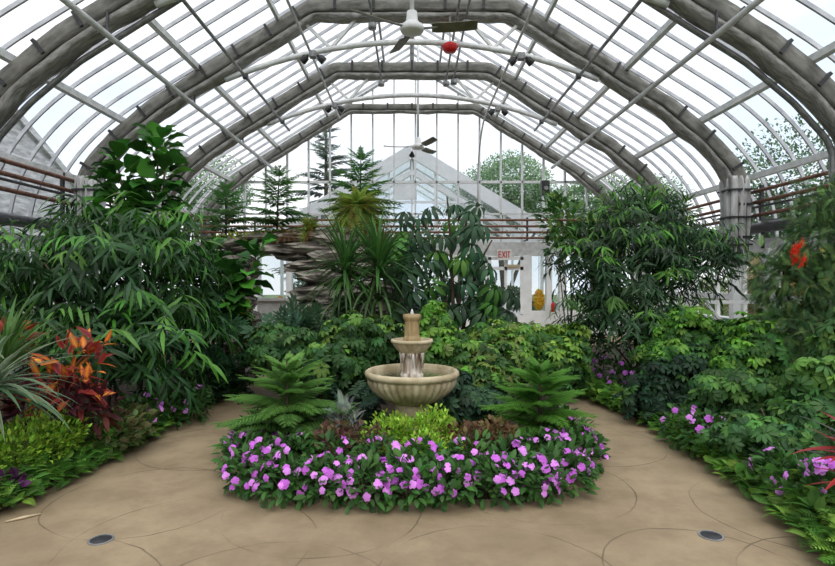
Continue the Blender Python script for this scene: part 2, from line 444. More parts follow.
def norfolk_branch_tpl(n=17, nn=8, core=.20, wide=1.15, sl=.25):
    """branch of length 1 along +Y: side branchlets set with short needles, all in a drooping plane"""
    twig = [(leaf_tpl('lance', 1.05, core, 3, .5, .25), np.eye(3), (0, 0, 0))]
    for j in range(nn):
        t = (j + .5) / nn
        for sd in (-1, 0, 1):
            twig.append((NEEDLE, (rotz(-sd * 0.8) @ rotx(0.5 if sd == 0 else 0.1)) * (0.22 * wide * (1.0 - .45 * t)), (0, t, -0.10 * t * t)))
    twig = combine(twig)
    parts = [(leaf_tpl('lance', 1.0, .05, 4, .3, .3), rotx(.05), (0, 0, 0))]
    for i in range(n):
        t = (i + 1) / (n + 0.5)
        s = sl * (1 - t) ** 0.6 * min(1, 0.45 + 2.2 * t) + 0.08
        z = 0.06 * sin(pi * t * .9) - 0.10 * t * t
        for sd in (-1, 1):
            parts.append((twig, rotz(-sd * (0.90 - .25 * t)) @ rotx(-0.22 + .16 * ((i * 7) % 5) / 5) * s, (0, t * .95, z)))
    parts.append((twig, rotx(-0.05) * 0.18, (0, 0.90, -0.04)))
    return combine(parts)
T_NORF = norfolk_branch_tpl()
T_NORF_LITE = norfolk_branch_tpl(9, 6, .30, 1.25, .30)

# ------------------------------------------------------------------ camera, light
cam = bpy.data.cameras.new('camera'); co = link('camera', cam)
co.location = (0, 0, EYE); co.rotation_euler = (pi / 2, 0, 0)
cam.sensor_width = 36; cam.lens = 36 * F / 835
cam.shift_x = 5.5 / 835; cam.shift_y = -2 / 835
SC.camera = co

wd = bpy.data.worlds.new('sky'); SC.world = wd; wd.use_nodes = True
nt = wd.node_tree
bg = nt.nodes['Background']
tc = nt.nodes.new('ShaderNodeTexCoord'); nz = nt.nodes.new('ShaderNodeTexNoise')
nz.inputs['Scale'].default_value = 2.6; nz.inputs['Detail'].default_value = 7
mp = nt.nodes.new('ShaderNodeMapping'); mp.inputs['Scale'].default_value = (1, 1, 2)
cr = nt.nodes.new('ShaderNodeValToRGB')
cr.color_ramp.elements[0].position = 0.36; cr.color_ramp.elements[0].color = (0.70, 0.80, 0.93, 1)
cr.color_ramp.elements[1].position = 0.56; cr.color_ramp.elements[1].color = (0.98, 0.985, 1.0, 1)
nt.links.new(tc.outputs['Generated'], mp.inputs['Vector']); nt.links.new(mp.outputs['Vector'], nz.inputs['Vector'])
nt.links.new(nz.outputs['Fac'], cr.inputs['Fac']); nt.links.new(cr.outputs['Color'], bg.inputs['Color'])
bg.inputs['Strength'].default_value = 1.1
sun = bpy.data.lights.new('sun', 'SUN'); so = link('sun', sun)
sun.energy = 2.0; sun.angle = radians(60); sun.color = (1.0, 0.97, 0.92); so.rotation_euler = (radians(34), radians(10), 0)
SC.view_settings.view_transform = 'Standard'; SC.view_settings.look = 'None'
SC.view_settings.exposure = 0.35; SC.view_settings.gamma = 1; SC.view_settings.use_curve_mapping = False
try:
    SC.cycles.use_denoising = True
    SC.cycles.max_bounces = 8; SC.cycles.diffuse_bounces = 4; SC.cycles.transparent_max_bounces = 14
    SC.cycles.caustics_reflective = False; SC.cycles.caustics_refractive = False
except Exception:
    pass

# ------------------------------------------------------------------ setting: floor, beds, shell
XW = 6.75; YB = 16.4; YF = -4.0
fl = MB().box((-XW, YF, -0.12), (XW, YB + .2, 0)).build('floor', 'floor'); structure(fl, 'tan concrete path floor scored with circles', 'floor')
gr = MB().box((-60, -20, -0.5), (60, 70, -0.13)).build('ground', 'lawn'); structure(gr, 'green lawn outside the glasshouse', 'ground')

def superellipse(cx, cy, a, b, n=4, k=72):
    out = []
    for i in range(k):
        t = 2 * pi * i / k
        out.append((cx + a * np.sign(cos(t)) * abs(cos(t)) ** (2 / n), cy + b * np.sign(sin(t)) * abs(sin(t)) ** (2 / n)))
    return out
ISL = [p for p in superellipse(0, 5.62, 1.47, 1.55, 3.6) if p[1] < 5.7]
ISL = ISL + [(1.5, 5.9), (1.7, 7.0), (1.55, 9.0), (1.2, 11.4), (-2.6, 11.4), (-1.9, 9.6), (-1.7, 7.2), (-1.5, 5.9)]
ISL = sorted(ISL, key=lambda p: math.atan2(p[1] - 7.0, p[0]))
o = MB().prism(ISL, -0.02, 0.05).build('planting_bed', 'soil'); structure(o, 'dark soil of the island bed around the fountain', 'planting bed')
LB = [(-6.6, 3.0), (-2.95, 3.0), (-2.84, 3.9), (-2.72, 4.9), (-2.70, 6.0), (-2.72, 7.2), (-2.5, 8.4), (-2.6, 10), (-2.9, 13), (-6.6, 14)]
o = MB().prism(LB, -0.02, 0.06).build('planting_bed', 'soil'); structure(o, 'dark soil of the border below the long-leaved fig', 'planting bed')
RB = [(2.34, 2.6), (6.6, 2.6), (6.6, 14), (2.9, 13), (2.35, 10), (2.3, 8.2), (2.55, 7.0), (2.70, 6.0), (2.62, 5.0), (2.56, 4.2), (2.46, 3.4)]
o = MB().prism(RB, -0.02, 0.06).build('planting_bed', 'soil'); structure(o, 'dark soil of the border below the red bottlebrush', 'planting bed')

def roof_profile():
    pts = [(0, 8.05), (5.0, 8.05 - 5 * .617)]
    p0 = np.array(pts[1]); p1 = np.array((6.75, 8.05 - 6.75 * .617)); p2 = np.array((6.75, 2.4))
    for t in np.linspace(0, 1, 15)[1:]:
        pts.append(tuple((1 - t) ** 2 * p0 + 2 * t * (1 - t) * p1 + t * t * p2))
    return pts
RP = roof_profile()
def roof_z(x):
    x = abs(x)
    xs = [p[0] for p in RP]; zs = [p[1] for p in RP]
    return float(np.interp(x, xs, zs))

# roof: one glass skin per slope, a glazing bar each, purlins
roof = MB().beam((0, YF, 8.1), (0, YB, 8.1), 0.12, 0.18).build('ceiling', 'white_metal')
structure(roof, 'curved glass roof of the conservatory with metal glazing bars', 'glass roof')
for sd in (-1, 1):
    V = []; Fc = []
    for i, (x, z) in enumerate(RP):
        V += [(sd * x, YF, z), (sd * x, YB, z)]
        if i: Fc.append((2 * i - 2, 2 * i - 1, 2 * i + 1, 2 * i))
    MB().add(V, Fc).build('glass', 'roof_glass', roof)
    ys = np.arange(1.45, YB, 2.95 / 6)
    for y in ys:
        mb = MB()
        path = [(sd * x, y, z - .035) for x, z in RP]
        V = []
        for i in range(len(path)):
            p = np.array(path[i]); q0 = np.array(path[max(0, i - 1)]); q1 = np.array(path[min(len(path) - 1, i + 1)])
            d = unit(q1 - q0); nrm = np.array([-d[2], 0, d[0]]) * 1.0
            for (a, b) in ((-1, -1), (1, -1), (1, 1), (-1, 1)):
                V.append(p + np.array([0, .0155 * a, 0]) + nrm * .028 * b)
        Fc = [(4 * i + j, 4 * i + (j + 1) % 4, 4 * i + 4 + (j + 1) % 4, 4 * i + 4 + j) for i in range(len(path) - 1) for j in range(4)]
        mb.add(V, Fc).build('glazing_bar', 'bar_metal', roof)
    for x, w in ((2.45, .06), (3.92, .09), (5.38, .10), (6.38, .08)):
        MB().beam((sd * x, YF, roof_z(x) - .13), (sd * x, YB, roof_z(x) - .13), w, .10).build('purlin', 'white_metal', roof)
    MB().beam((sd * .75, YF, roof_z(.75) - .1), (sd * .75, YB, roof_z(.75) - .1), .05, .06).build('purlin', 'bar_metal', roof)

# side walls
def side_wall(sd, name, lab):
    w = MB().box((min(sd * 6.65, sd * 6.85), YF, -.1), (max(sd * 6.65, sd * 6.85), YB, 0.75)).build(name, 'grey_paint')
    structure(w, lab, 'wall')
    MB().box((min(sd * 6.6, sd * 6.9), YF, 2.16), (max(sd * 6.6, sd * 6.9), YB, 2.40)).build('eave_beam', 'white_metal', w)
    MB().box((min(sd * 6.6, sd * 6.75), YF, 1.22), (max(sd * 6.6, sd * 6.75), YB, 1.34)).build('rail', 'white_paint', w)
    MB().box((min(sd * 6.6, sd * 6.9), YF, .75), (max(sd * 6.6, sd * 6.9), YB, .83)).build('sill', 'white_paint', w)
    MB().add([(sd * 6.76, YF, .8), (sd * 6.76, YB, .8), (sd * 6.76, YB, 2.2), (sd * 6.76, YF, 2.2)], [(0, 1, 2, 3)]).build('glass', 'glass', w)
    for k in range(-3, 4):
        y = 10.3 + k * 2.95 - .05
        if y < YF or y > YB: continue
        MB().box((min(sd * 6.48, sd * 6.74), y - .11, .0), (max(sd * 6.48, sd * 6.74), y + .11, 2.2)).build('post', 'white_paint', w)
        for j in (1, 2):
            yy = y + j * 2.95 / 3
            if yy < YB: MB().box((min(sd * 6.66, sd * 6.74), yy - .035, .8), (max(sd * 6.66, sd * 6.74), yy + .035, 2.2)).build('mullion', 'white_paint', w)
    return w
wl = side_wall(-1, 'wall_left', 'glazed side wall behind the fiddle-leaf fig')
wr = side_wall(1, 'wall_right', 'glazed side wall behind the red bottlebrush')
wf = MB().box((-XW, YF - .2, 0), (XW, YF, 2.2)).build('wall_front', 'grey_paint'); structure(wf)

# end wall
wb = MB().box((-6.7, YB, 0), (6.7, YB + .14, .72)).build('wall_back', 'white_paint'); structure(wb, 'white glazed end wall with exit doors', 'wall')
MB().box((-6.7, YB - .04, 2.34), (6.7, YB + .16, 2.74)).build('beam', 'white_metal', wb)
for z, h in ((4.48, .07), (3.55, .05)):
    hw = 6.0 if z < 4 else 5.6
    MB().box((-hw, YB - .02, z), (hw, YB + .06, z + h)).build('rail', 'white_metal', wb)
def zw(x): return roof_z(x) - .05
V = [(-6.7, YB + .05, .72)]; xs = np.concatenate([-np.array([p[0] for p in RP][::-1]), np.array([p[0] for p in RP][1:])])
poly = [(-6.75, YB + .05, .7)] + [(x, YB + .05, roof_z(x)) for x in xs[1:-1]] + [(6.75, YB + .05, .7)]
MB().add(poly, [tuple(range(len(poly)))]).build('glass', 'glass', wb)
for i in range(-10, 11):
    x = .10 + i * .63
    if abs(x) > 6.5: continue
    MB().box((x - .024, YB - .02, 2.7), (x + .024, YB + .1, zw(x))).build('mullion', 'white_metal', wb)
for px in (455, 484, 527, 549, 562, 255, 289, 235, 320):
    x = (px - 412) * YB / F; w = .13 if px in (527, 484) else .08
    MB().box((x - w, YB - .05, .0), (x + w, YB + .16, 2.36)).build('post', 'white_paint', wb)
# rim of the roof on the end wall
mb = MB(); mb.tube([(x, YB - .02, roof_z(x) - .06) for x in xs], .06, 6); mb.build('rim', 'white_metal', wb)
# a grey infill panel below the far window
MB().box((-5.2, YB - .03, .0), (-3.35, YB, 1.05)).build('panel', 'grey_paint', wb)
# window sill below
MB().box((-4.75, YB - .14, 1.02), (-3.45, YB + .02, 1.10)).build('sill', 'grey_paint', wb)
# exit door
dx0, dx1 = (488 - 412) * YB / F, (523 - 412) * YB / F
d1 = MB().box((dx0, YB - .06, .1), (dx1, YB - .01, .62)).build('door_1', 'white_paint'); structure(d1, 'white glazed exit door under the exit sign', 'door')
for a, b in ((dx0, dx0 + .09), ((dx0 + dx1) / 2 - .04, (dx0 + dx1) / 2 + .04), (dx1 - .09, dx1)):
    MB().box((a, YB - .06, .6), (b, YB - .01, 2.3)).build('stile', 'white_paint', d1)
for z in (2.22, 1.92):
    MB().box((dx0, YB - .06, z), (dx1, YB - .01, z + .1)).build('rail', 'white_paint', d1)
MB().add([(dx0, YB - .03, .6), (dx1, YB - .03, .6), (dx1, YB - .03, 2.3), (dx0, YB - .03, 2.3)], [(0, 1, 2, 3)]).build('glass', 'glass', d1)
MB().box((dx1 - .5, YB - .12, 2.0), (dx1 - .12, YB - .06, 2.08)).build('door_closer', 'straw', d1)

# exit sign
p = at(504.5, 254.5, 16.2)
sg = thing('exit_sign', 'white sign with red EXIT letters hanging over the far glass door', 'exit sign', (p[0], 16.22, p[2] - .17))
MB(sg.location).box((p[0] - .21, 16.20, p[2] - .16), (p[0] + .21, 16.27, p[2] + .16)).build('panel', 'sign_white', sg)
MB(sg.location).tube([(p[0], 16.24, p[2] + .15), (p[0], 16.24, p[2] + .36)], .012, 6).build('hanger', 'white_metal', sg)
mb = MB(sg.location); lw = .024; hh = .092
def stroke(x0, z0, x1, z1):
    mb.beam((p[0] + x0, 16.195, p[2] + z0), (p[0] + x1, 16.195, p[2] + z1), .014, lw, up=(0, 0, 1) if abs(x1 - x0) > abs(z1 - z0) else (1, 0, 0))
stroke(-.165, -hh, -.165, hh)
for z in (-hh + lw / 2, 0, hh - lw / 2): stroke(-.165, z, -.09, z)
stroke(-.065, -hh, .02, hh); stroke(.02, -hh, -.065, hh)
stroke(.055, -hh, .055, hh); stroke(.125, -hh, .125, hh); stroke(.085, hh - lw / 2, .165, hh - lw / 2)
mb.build('lettering', 'red', sg)

# ------------------------------------------------------------------ arches wrapped in bundled curtain
AP = [(0, 6.57), (1.81, 6.57), (4.70, 4.76), (5.38, 4.19), (5.86, 3.66), (5.97, 3.4), (5.97, 1.9)]
def arch_path(step=.1):
    full = [(-x, z) for x, z in AP[::-1][:-1]] + AP
    full = np.array(full); out = []
    for i in range(len(full) - 1):
        a, b = full[i], full[i + 1]; k = max(1, int(np.linalg.norm(b - a) / step))
        for j in range(k): out.append(a + (b - a) * j / k)
    out.append(full[-1])
    P = np.array(out)
    for _ in range(1):                       # ease the corners
        P[1:-1] = P[1:-1] * .5 + (P[:-2] + P[2:]) * .25
    return P
APATH = arch_path()
def path_frames(P):
    T = np.gradient(P, axis=0); T /= np.linalg.norm(T, axis=1)[:, None]
    N = np.stack([-T[:, 1], T[:, 0]], axis=1)     # outward/up for left-to-right path
    s = np.concatenate([[0], np.cumsum(np.linalg.norm(np.diff(P, axis=0), axis=1))])
    return T, N, s
def sweep(mb, P, N, Y, sec, noise=0.0, lump=0.0):
    k0 = len(sec); dens = []
    for j in range(k0):                       # extra points with standing folds that run along the curtain
        a, b = np.array(sec[j]), np.array(sec[(j + 1) % k0]); m = max(1, int(np.linalg.norm(b - a) / .045))
        for q in range(m): dens.append(a + (b - a) * q / m)
    sec = [tuple(c * (1 + (.045 if i % 2 else -.045) * rng.uniform(.3, 1.4))) for i, c in enumerate(dens)]
    k = len(sec); V = []
    ph = rng.random((k, 2)) * 6
    T, _, S = path_frames(P)
    for i in range(len(P)):
        for j, (y, n) in enumerate(sec):
            a = noise * (sin(S[i] * 5.3 + ph[j, 0]) + .6 * sin(S[i] * 11.7 + ph[j, 1])) + noise * .3 * rng.normal()
            q = P[i] + N[i] * (n * (1 + lump * sin(S[i] * 4.6 + ph[0, 0])) + a)
            V.append((q[0], Y + y + a * .6, q[1]))
    Fc = [(i * k + j, i * k + (j + 1) % k, (i + 1) * k + (j + 1) % k, (i + 1) * k + j) for i in range(len(P) - 1) for j in range(k)]
    Fc += [tuple(range(k)), tuple(reversed(range((len(P) - 1) * k, len(P) * k)))]
    mb.add(V, Fc)
T_, N_, S_ = path_frames(APATH)
ARCH_LABEL = ['closest roof arch wrapped in grey curtain, cut off by the top corners', 'roof arch wrapped in grey curtain passing just behind the large ceiling fan',
              'roof arch wrapped in grey curtain, third in depth, behind the second bow', 'thinner roof arch wrapped in grey curtain standing against the far glass wall']
def arch(idx, Y):
    t = thing('roof_arch', ARCH_LABEL[idx], 'roof arch', (0, Y, 0), 'curtain wrapped roof arches')
    k = .72 if idx == 3 else 1.0
    off = (0, Y, 0)
    up = [(-.13 * k, .20 * k), (.13 * k, .20 * k), (.16 * k, .10 * k), (.15 * k, -.04 * k), (-.15 * k, -.04 * k), (-.16 * k, .10 * k)]
    mb = MB(off); sweep(mb, APATH, N_, Y, up, .008); mb.build('curtain', 'curtain', t, True)
    lo = [(.15 * k * cos(a), -.09 * k + .075 * k * sin(a)) for a in np.linspace(0, 2 * pi, 9)[:-1]]
    mb = MB(off); sweep(mb, APATH, N_, Y, lo, .011, .10); mb.build('curtain_hem', 'curtain_pale', t, True)
    for s in np.arange(.35, S_[-1] - .2, .68):
        i = int(np.searchsorted(S_, s)); i = min(max(i, 1), len(APATH) - 2)
        mb = MB(off); q = APATH[i]; d = T_[i]; n = N_[i]
        V = []
        for e in (-.024, .024):
            for (y, nn) in ((-.175 * k, .215 * k), (.175 * k, .215 * k), (.18 * k, -.02 * k), (-.18 * k, -.02 * k)):
                c = q + d * e + n * nn; V.append((c[0], Y + y, c[1]))
        mb.add(V, [(0, 1, 5, 4), (1, 2, 6, 5), (2, 3, 7, 6), (3, 0, 4, 7), (0, 3, 2, 1), (4, 5, 6, 7)])
        mb.build('strap', 'black', t)
    if idx < 3:            # clear plastic sleeve gathered round each leg
        for sd in (-1, 1):
            pr = [(.10, 1.88), (.16, 1.93), (.20, 2.02), (.155, 2.12), (.175, 2.3), (.20, 2.6), (.195, 2.9), (.205, 3.2), (.20, 3.45), (.17, 3.52)]
            ph = rng.random(4) * 6
            mb = MB(off); mb.lathe([(r, z) for r, z in pr], 96, (sd * 5.965, Y, 0), mod=lambda i, a, r, z: (r / max(abs(cos(a)), abs(sin(a))) ** .75 * (.92 + .10 * sin(9 * a + ph[0] + .5 * z) + .09 * sin(15 * a + ph[1] - z) + .06 * sin(7 * z + 3 * a + ph[2])), z))
            mb.build('plastic_sleeve', 'plastic', t, True)
            for zz in (2.25, 2.75, 3.25):
                MB(off).lathe([(.225, zz), (.225, zz + .03)], 8, (sd * 5.965, Y, 0), mod=lambda i, a, r, z: (r / max(abs(cos(a)), abs(sin(a))) ** .8, z)).build('strap', 'black', t)
    for sd in (-1, 1):     # bare post under the wrap
        MB(off).box((sd * 5.97 - .07, Y - .07, 0.0), (sd * 5.97 + .07, Y + .07, 1.95)).build('post', 'white_paint', t)
    if idx in (0, 1, 2):
        bx = np.linspace(-3.45, 3.45, 25)
        bz = 6.02 - .60 * (bx / 3.2) ** 2
        MB(off).tube([(x, Y, z) for x, z in zip(bx, bz)], .055, 8).build('bow', 'white_metal', t, True)
        for sd in (-1, 1):
            fx = sd * 1.5
            for tx, tz in ((sd * 1.05, 6.42), (sd * 1.98, 6.36)):
                MB(off).beam((fx, Y, 5.90), (tx, Y, tz), .07, .05).build('strut', 'white_metal', t)
    if idx == 0:
        for oo, yy, r in ((-.22, .10, .030), (-.215, .17, .016)):
            Q = APATH[6:-6] + N_[6:-6] * oo
            MB(off).tube([(q[0], Y + yy, q[1]) for q in Q], r, 6).build('pipe', 'steel', t, True)
    return t
for i, Y in enumerate((7.5, 10.3, 13.25, 16.15)): arch(i, Y)

# ------------------------------------------------------------------ pipes along the walls
def pipe_rack(name, lab, pts_of, ys):
    pass
PZ = ((3.24, .033), (3.04, .033), (2.95, .022), (2.80, .033))
for sd, lab in ((-1, 'rack of four rusty heating pipes behind the fiddle-leaf fig'), (1, 'rack of four rusty heating pipes running behind the wrapped pillar')):
    t = thing('heating_pipe_rack', lab, 'heating pipes', (sd * 6.3, 8, 2.7), 'rusty heating pipe racks')
    for i, (z, r) in enumerate(PZ):
        if sd < 0: z += .22; r *= 1.15
        MB(t.location).tube([(sd * 6.3, -2, z), (sd * 6.3, 16.0, z)], r, 8).build('pipe', 'rust' if i != 2 else 'dark_pipe', t, True)
    for y in (4.4, 7.2, 10.15, 13.1, 15.9):
        MB(t.location).beam((sd * 6.37, y, 2.7), (sd * 6.37, y, 3.35 if sd > 0 else 3.58), .05, .06).build('bracket', 'dark_pipe', t)
        MB(t.location).beam((sd * 6.35, y, 2.72), (sd * 6.74, y, 2.72), .04, .04).build('bracket', 'dark_pipe', t)
t = thing('heating_pipe_rack', 'rack of four rusty heating pipes crossing the far glass wall above the exit sign', 'heating pipes', (0, 16.0, 2.7), 'rusty heating pipe racks')
for z, r in ((3.34, .033), (3.16, .033), (2.99, .033), (2.83, .033)):
    MB(t.location).tube([(-6.2, 15.9, z), (6.2, 15.9, z)], r, 8).build('pipe', 'rust', t, True)
for x in (-4.5, -1.5, 1.2, 3.3, 5.2):
    MB(t.location).beam((x, 15.96, 2.75), (x, 15.96, 3.42), .05, .05).build('bracket', 'dark_pipe', t)
    MB(t.location).beam((x, 15.96, 2.78), (x, 16.38, 2.78), .04, .04).build('bracket', 'dark_pipe', t)
for sd, lab in ((-1, 'thick dark pipe below the rusty pipes behind the fiddle-leaf fig'), (1, 'thick dark pipe passing behind the wrapped pillar by the red bottlebrush')):
    mb = MB(); mb.tube([(sd * 6.42, -2, 2.58), (sd * 6.42, 16.1, 2.58)], .10, 12)
    for y in (7.3, 10.2, 13.2): mb.box((sd * 6.42 - .02, y - .03, 2.2), (sd * 6.42 + .02, y + .03, 2.55))
    tag(mb.build('supply_pipe', 'dark_pipe', None, True), lab, 'pipe')
# long shading rods under the roof
for sd, lab, y1 in ((-1, 'long pale grey rod under the roof slope above the fiddle-leaf fig', 16.1), (1, 'long pale grey rod under the roof slope ending at a black box', 16.0)):
    t = thing('curtain_drive_rod', lab, 'rod', (sd * 4.02, 9, 4.85), 'long rods under the roof')
    MB(t.location).tube([(sd * 4.02, 1.5, 4.85), (sd * 4.02, y1, 4.85)], .042, 10).build('rod', 'pipe_grey', t, True)
    for Y in (4.4, 7.35, 10.3, 13.25):
        MB(t.location).tube([(sd * 4.02, Y, 4.85), (sd * 4.02, Y, 5.18)], .018, 6).build('hanger', 'dark_pipe', t)
for sd, lab in ((-1, 'thin grey conduit running under the roof on the spruce side'), (1, 'thin grey conduit running under the roof beside the black box rod')):
    t = thing('conduit', lab, 'conduit', (sd * 3.08, 9, 5.4), 'thin conduits under the roof')
    MB(t.location).tube([(sd * 3.08, 3, 5.38), (sd * 3.08, 14, 5.38)], .028, 8).build('tube', 'steel', t, True)
    for Y in (7.35, 10.3, 13.25):
        MB(t.location).box((sd * 3.08 - .045, Y - .04, 5.34), (sd * 3.08 + .045, Y + .04, 5.43)).build('clamp', 'dark_pipe', t)
for sd, lab in ((-1, 'thin grey conduit carrying the spotlights on the spruce side'), (1, 'thin grey conduit carrying the spotlights and dropping down the far glass wall')):
    t = thing('conduit', lab, 'conduit', (sd * 1.86, 9, 5.8), 'thin conduits under the roof')
    z = 5.79
    if sd < 0:
        pts = [(sd * 1.86, 3, z), (sd * 1.86, 14.3, z)]
    else:
        pts = [(1.86, 3, z), (1.86, 14.2, z)] + [(1.86 + .06 * sin(a * 1.57), 14.2 + 2.0 * sin(a * 1.57), z - 1.3 * (1 - cos(a * 1.57))) for a in np.linspace(.15, 1, 8)] + [(1.92, 16.2, 2.8)]
    MB(t.location).tube(pts, .024, 8).build('tube', 'pipe_grey', t, True)
for x, z, lab in ((-.72, 6.32, 'thin dark conduit along the roof beside the white fan rod'), (.80, 6.32, 'thin dark conduit along the roof carrying the red alarm bell'), (.98, 6.36, 'second thin dark conduit beside the red alarm bell')):
    t = thing('conduit', lab, 'conduit', (x, 9, z), 'thin conduits under the roof')
    MB(t.location).tube([(x, 3, z), (x, 13.4, z)], .022, 6).build('tube', 'steel', t, True)
    for Y in (10.3, 13.25):
        MB(t.location).lathe([(.07, -.1), (.075, -.06), (.075, 0), (.02, .04)], 12, (x, Y - .19, z - .05)).build('junction_box', 'steel', t, True)
# small cloth-covered motor at the end of the rod
p = at(545, 188, 15.9)
t = thing('motor_box', 'small black box hanging at the end of the pale roof rod', 'motor box', (p[0], 15.9, p[2] - .22))
MB(t.location).box((p[0] - .11, 15.8, p[2] - .22), (p[0] + .11, 16.0, p[2] + .20)).build('housing', 'black', t)
mb = MB(t.location).tube([(p[0], 15.74, p[2] - .02), (p[0], 15.81, p[2] - .02)], .06, 14); mb.build('dial', 'steel', t)

# twin spotlights under the bows
def spot(px, py, Y, lab):
    p = at(px, py, Y); t = thing('twin_spotlight', lab, 'spotlight', (p[0], Y, p[2] + .1), 'twin spotlights under the roof bows')
    MB(t.location).box((p[0] - .06, Y - .08, p[2] + .02), (p[0] + .06, Y + .06, p[2] + .13)).build('bracket', 'steel', t)
    for sd in (-1, 1):
        a = np.array([p[0] + sd * .08, Y - .03, p[2] + .06]); d = unit(np.array([sd * .75, .25, -.65]))
        h = MB(t.location).tube([a, a + d * .03, a + d * .05, a + d * .15, a + d * .165], [.02, .035, .062, .072, .068], 12).build('lamp_head', 'black', t, True)
        MB(t.location).tube([a + d * .166, a + d * .172], [.058, .058], 12).build('lens', 'lamp_glass', h)
    return t
spot(313, 59, 10.05, 'twin black spotlight under the closer bow, spruce side')
spot(521, 61, 10.05, 'twin black spotlight under the closer bow, motor box side')
spot(335, 109, 13.0, 'twin black spotlight under the farther bow, spruce side')
spot(498, 112, 13.0, 'twin black spotlight under the farther bow, motor box side')
# red bell
p = at(450, 47, 10.05)
t = thing('alarm_bell', 'red round alarm bell under the roof beside the large fan', 'alarm bell', (p[0], 10.05, p[2]))
MB(t.location).lathe([(.02, -.10), (.10, -.09), (.135, -.03), (.135, .02), (.09, .06), (.03, .09)], 20, tuple(p)).build('dome', 'red', t, True)
MB(t.location).lathe([(.15, -.01), (.15, .03)], 8, tuple(p)).build('rim', 'red', t)
MB(t.location).tube([p + (0, 0, .08), p + (0, .0, .55)], .012, 6).build('hanger', 'steel', t)

# ceiling fans
def fan(Y, Z, az, lab, R=.92):
    t = thing('ceiling_fan', lab, 'ceiling fan', (0, Y, Z), 'white ceiling fans')
    x = 0.0
    t.location = (at(412 if Y < 10 else 418, 0, Y)[0], Y, Z)
    top = roof_z(0) - Z + .05
    MB().tube([(0, 0, .12), (0, 0, top)], .034, 10).build('down_rod', 'white_metal', t, True)
    MB().lathe([(.04, .25), (.07, .235), (.085, .10), (.12, .06), (.165, .03), (.17, -.02), (.15, -.055), (.05, -.06)][::-1], 28).build('motor_housing', 'fan_white', t, True)
    for a in az:
        a = radians(a); d = np.array([cos(a), sin(a), 0]); s = np.array([-sin(a), cos(a), 0])
        mb = MB(); rows = []
        for r, w, zz in ((.28, .06, 0), (.34, .085, 0), (.55, .085, .0), (.75, .083, .01), (.88, .08, .02), (R, .06, .025)):
            for q, tz in ((-1, .03), (1, -.03)):
                for th in (.005, -.005):
                    rows.append(d * r + s * q * w + np.array([0, 0, zz + tz + th]))
        Fc = []
        n = len(rows) // 4
        for i in range(n - 1):
            b = 4 * i
            Fc += [(b, b + 2, b + 6, b + 4), (b + 1, b + 5, b + 7, b + 3), (b, b + 4, b + 5, b + 1), (b + 2, b + 3, b + 7, b + 6)]
        Fc += [(0, 1, 3, 2), (4 * n - 4, 4 * n - 2, 4 * n - 1, 4 * n - 3)]
        bl = mb.add(rows, Fc).build('blade', 'fan_blade', t)
        MB().beam(d * .13, d * .36 + np.array([0, 0, .002]), .05, .012).build('blade_arm', 'steel', bl)
    return t
fan(7.85, 5.16, (-4, 108, 212), 'large white ceiling fan with three olive blades, close under the roof')
fan(14.95, 5.2, (180, -62, 58), 'small looking white ceiling fan far off before the white gable')

# ------------------------------------------------------------------ fountain
FX, FY = 0.0, 5.65
ft = thing('fountain', 'tiered buff stone fountain with two bowls in the flower bed', 'fountain', (FX, FY, .06))
ML = MB
def gad(nf, amp):
    def f(i, a, r, z):
        return r * (1 + amp[i] * (abs(sin(a * nf / 2)) - .5)), z
    return f
ML().lathe([(.24, 0), (.24, .05), (.21, .07), (.185, .09)], 40).build('plinth', 'stone', ft, True)
ML().lathe([(.18, .07), (.176, .12), (.172, .26), (.175, .32)], 64, mod=lambda i, a, r, z: (r * (1 + .035 * (abs(sin(a * 8)) - .5)), z)).build('pedestal', 'stone', ft, True)
prof = [(.16, .30), (.20, .315), (.27, .345), (.34, .395), (.40, .455), (.435, .515), (.445, .55), (.45, .57), (.468, .578), (.478, .60), (.475, .625), (.455, .64), (.435, .635), (.425, .60), (.38, .52), (.25, .46), (.02, .45)]
amp = [0, .02, .06, .085, .09, .08, .035, 0, 0, 0, 0, 0, 0, 0, 0, 0, 0]
ML().lathe(prof, 192, mod=gad(36, amp)).build('lower_bowl', 'stone', ft, True)
ML().lathe([(.01, .585), (.2, .586), (.425, .585)], 48, cap=False).build('water', 'water', ft, True)
ML().lathe([(.115, .45), (.115, .60), (.10, .62), (.098, .66), (.098, .80), (.11, .815)], 48, mod=lambda i, a, r, z: (r * (1 + .06 * (abs(sin(a * 6)) - .5)), z)).build('column', 'mineral', ft, True)
prof = [(.095, .80), (.12, .815), (.155, .85), (.185, .89), (.197, .915), (.212, .92), (.216, .935), (.21, .95), (.19, .952), (.18, .93), (.12, .90), (.02, .895)]
amp = [0, .03, .06, .06, .03, 0, 0, 0, 0, 0, 0, 0]
ML().lathe(prof, 120, mod=gad(20, amp)).build('upper_bowl', 'stone', ft, True)
ML().lathe([(.09, .895), (.09, .965), (.076, .985), (.072, .995), (.070, 1.13), (.072, 1.14), (.090, 1.16), (.092, 1.20), (.07, 1.205), (.06, 1.19), (.01, 1.185)], 60,
           mod=lambda i, a, r, z: (r * (1 + (.16 if 3 <= i <= 5 else .03) * (abs(sin(a * 7)) - .5)), z)).build('spout_urn', 'stone_wet', ft, True)
mb = ML(); mb.lathe([(.016, 1.19), (.018, 1.215), (.012, 1.235), (.004, 1.255)], 12); mb.build('water_jet', 'lamp_glass', ft, True)
mb = ML()
for k in range(26):
    a = 2 * pi * k / 26 + rng.normal() * .12; r = .112 + rng.random() * .01; l = rng.uniform(.02, .15)
    mb.tube([(r * cos(a) * 1.05, r * sin(a) * 1.05, .82), (r * cos(a), r * sin(a), .80 - l * .4), (r * .97 * cos(a), r * .97 * sin(a), .79 - l)], [.012, .009, .003], 5)
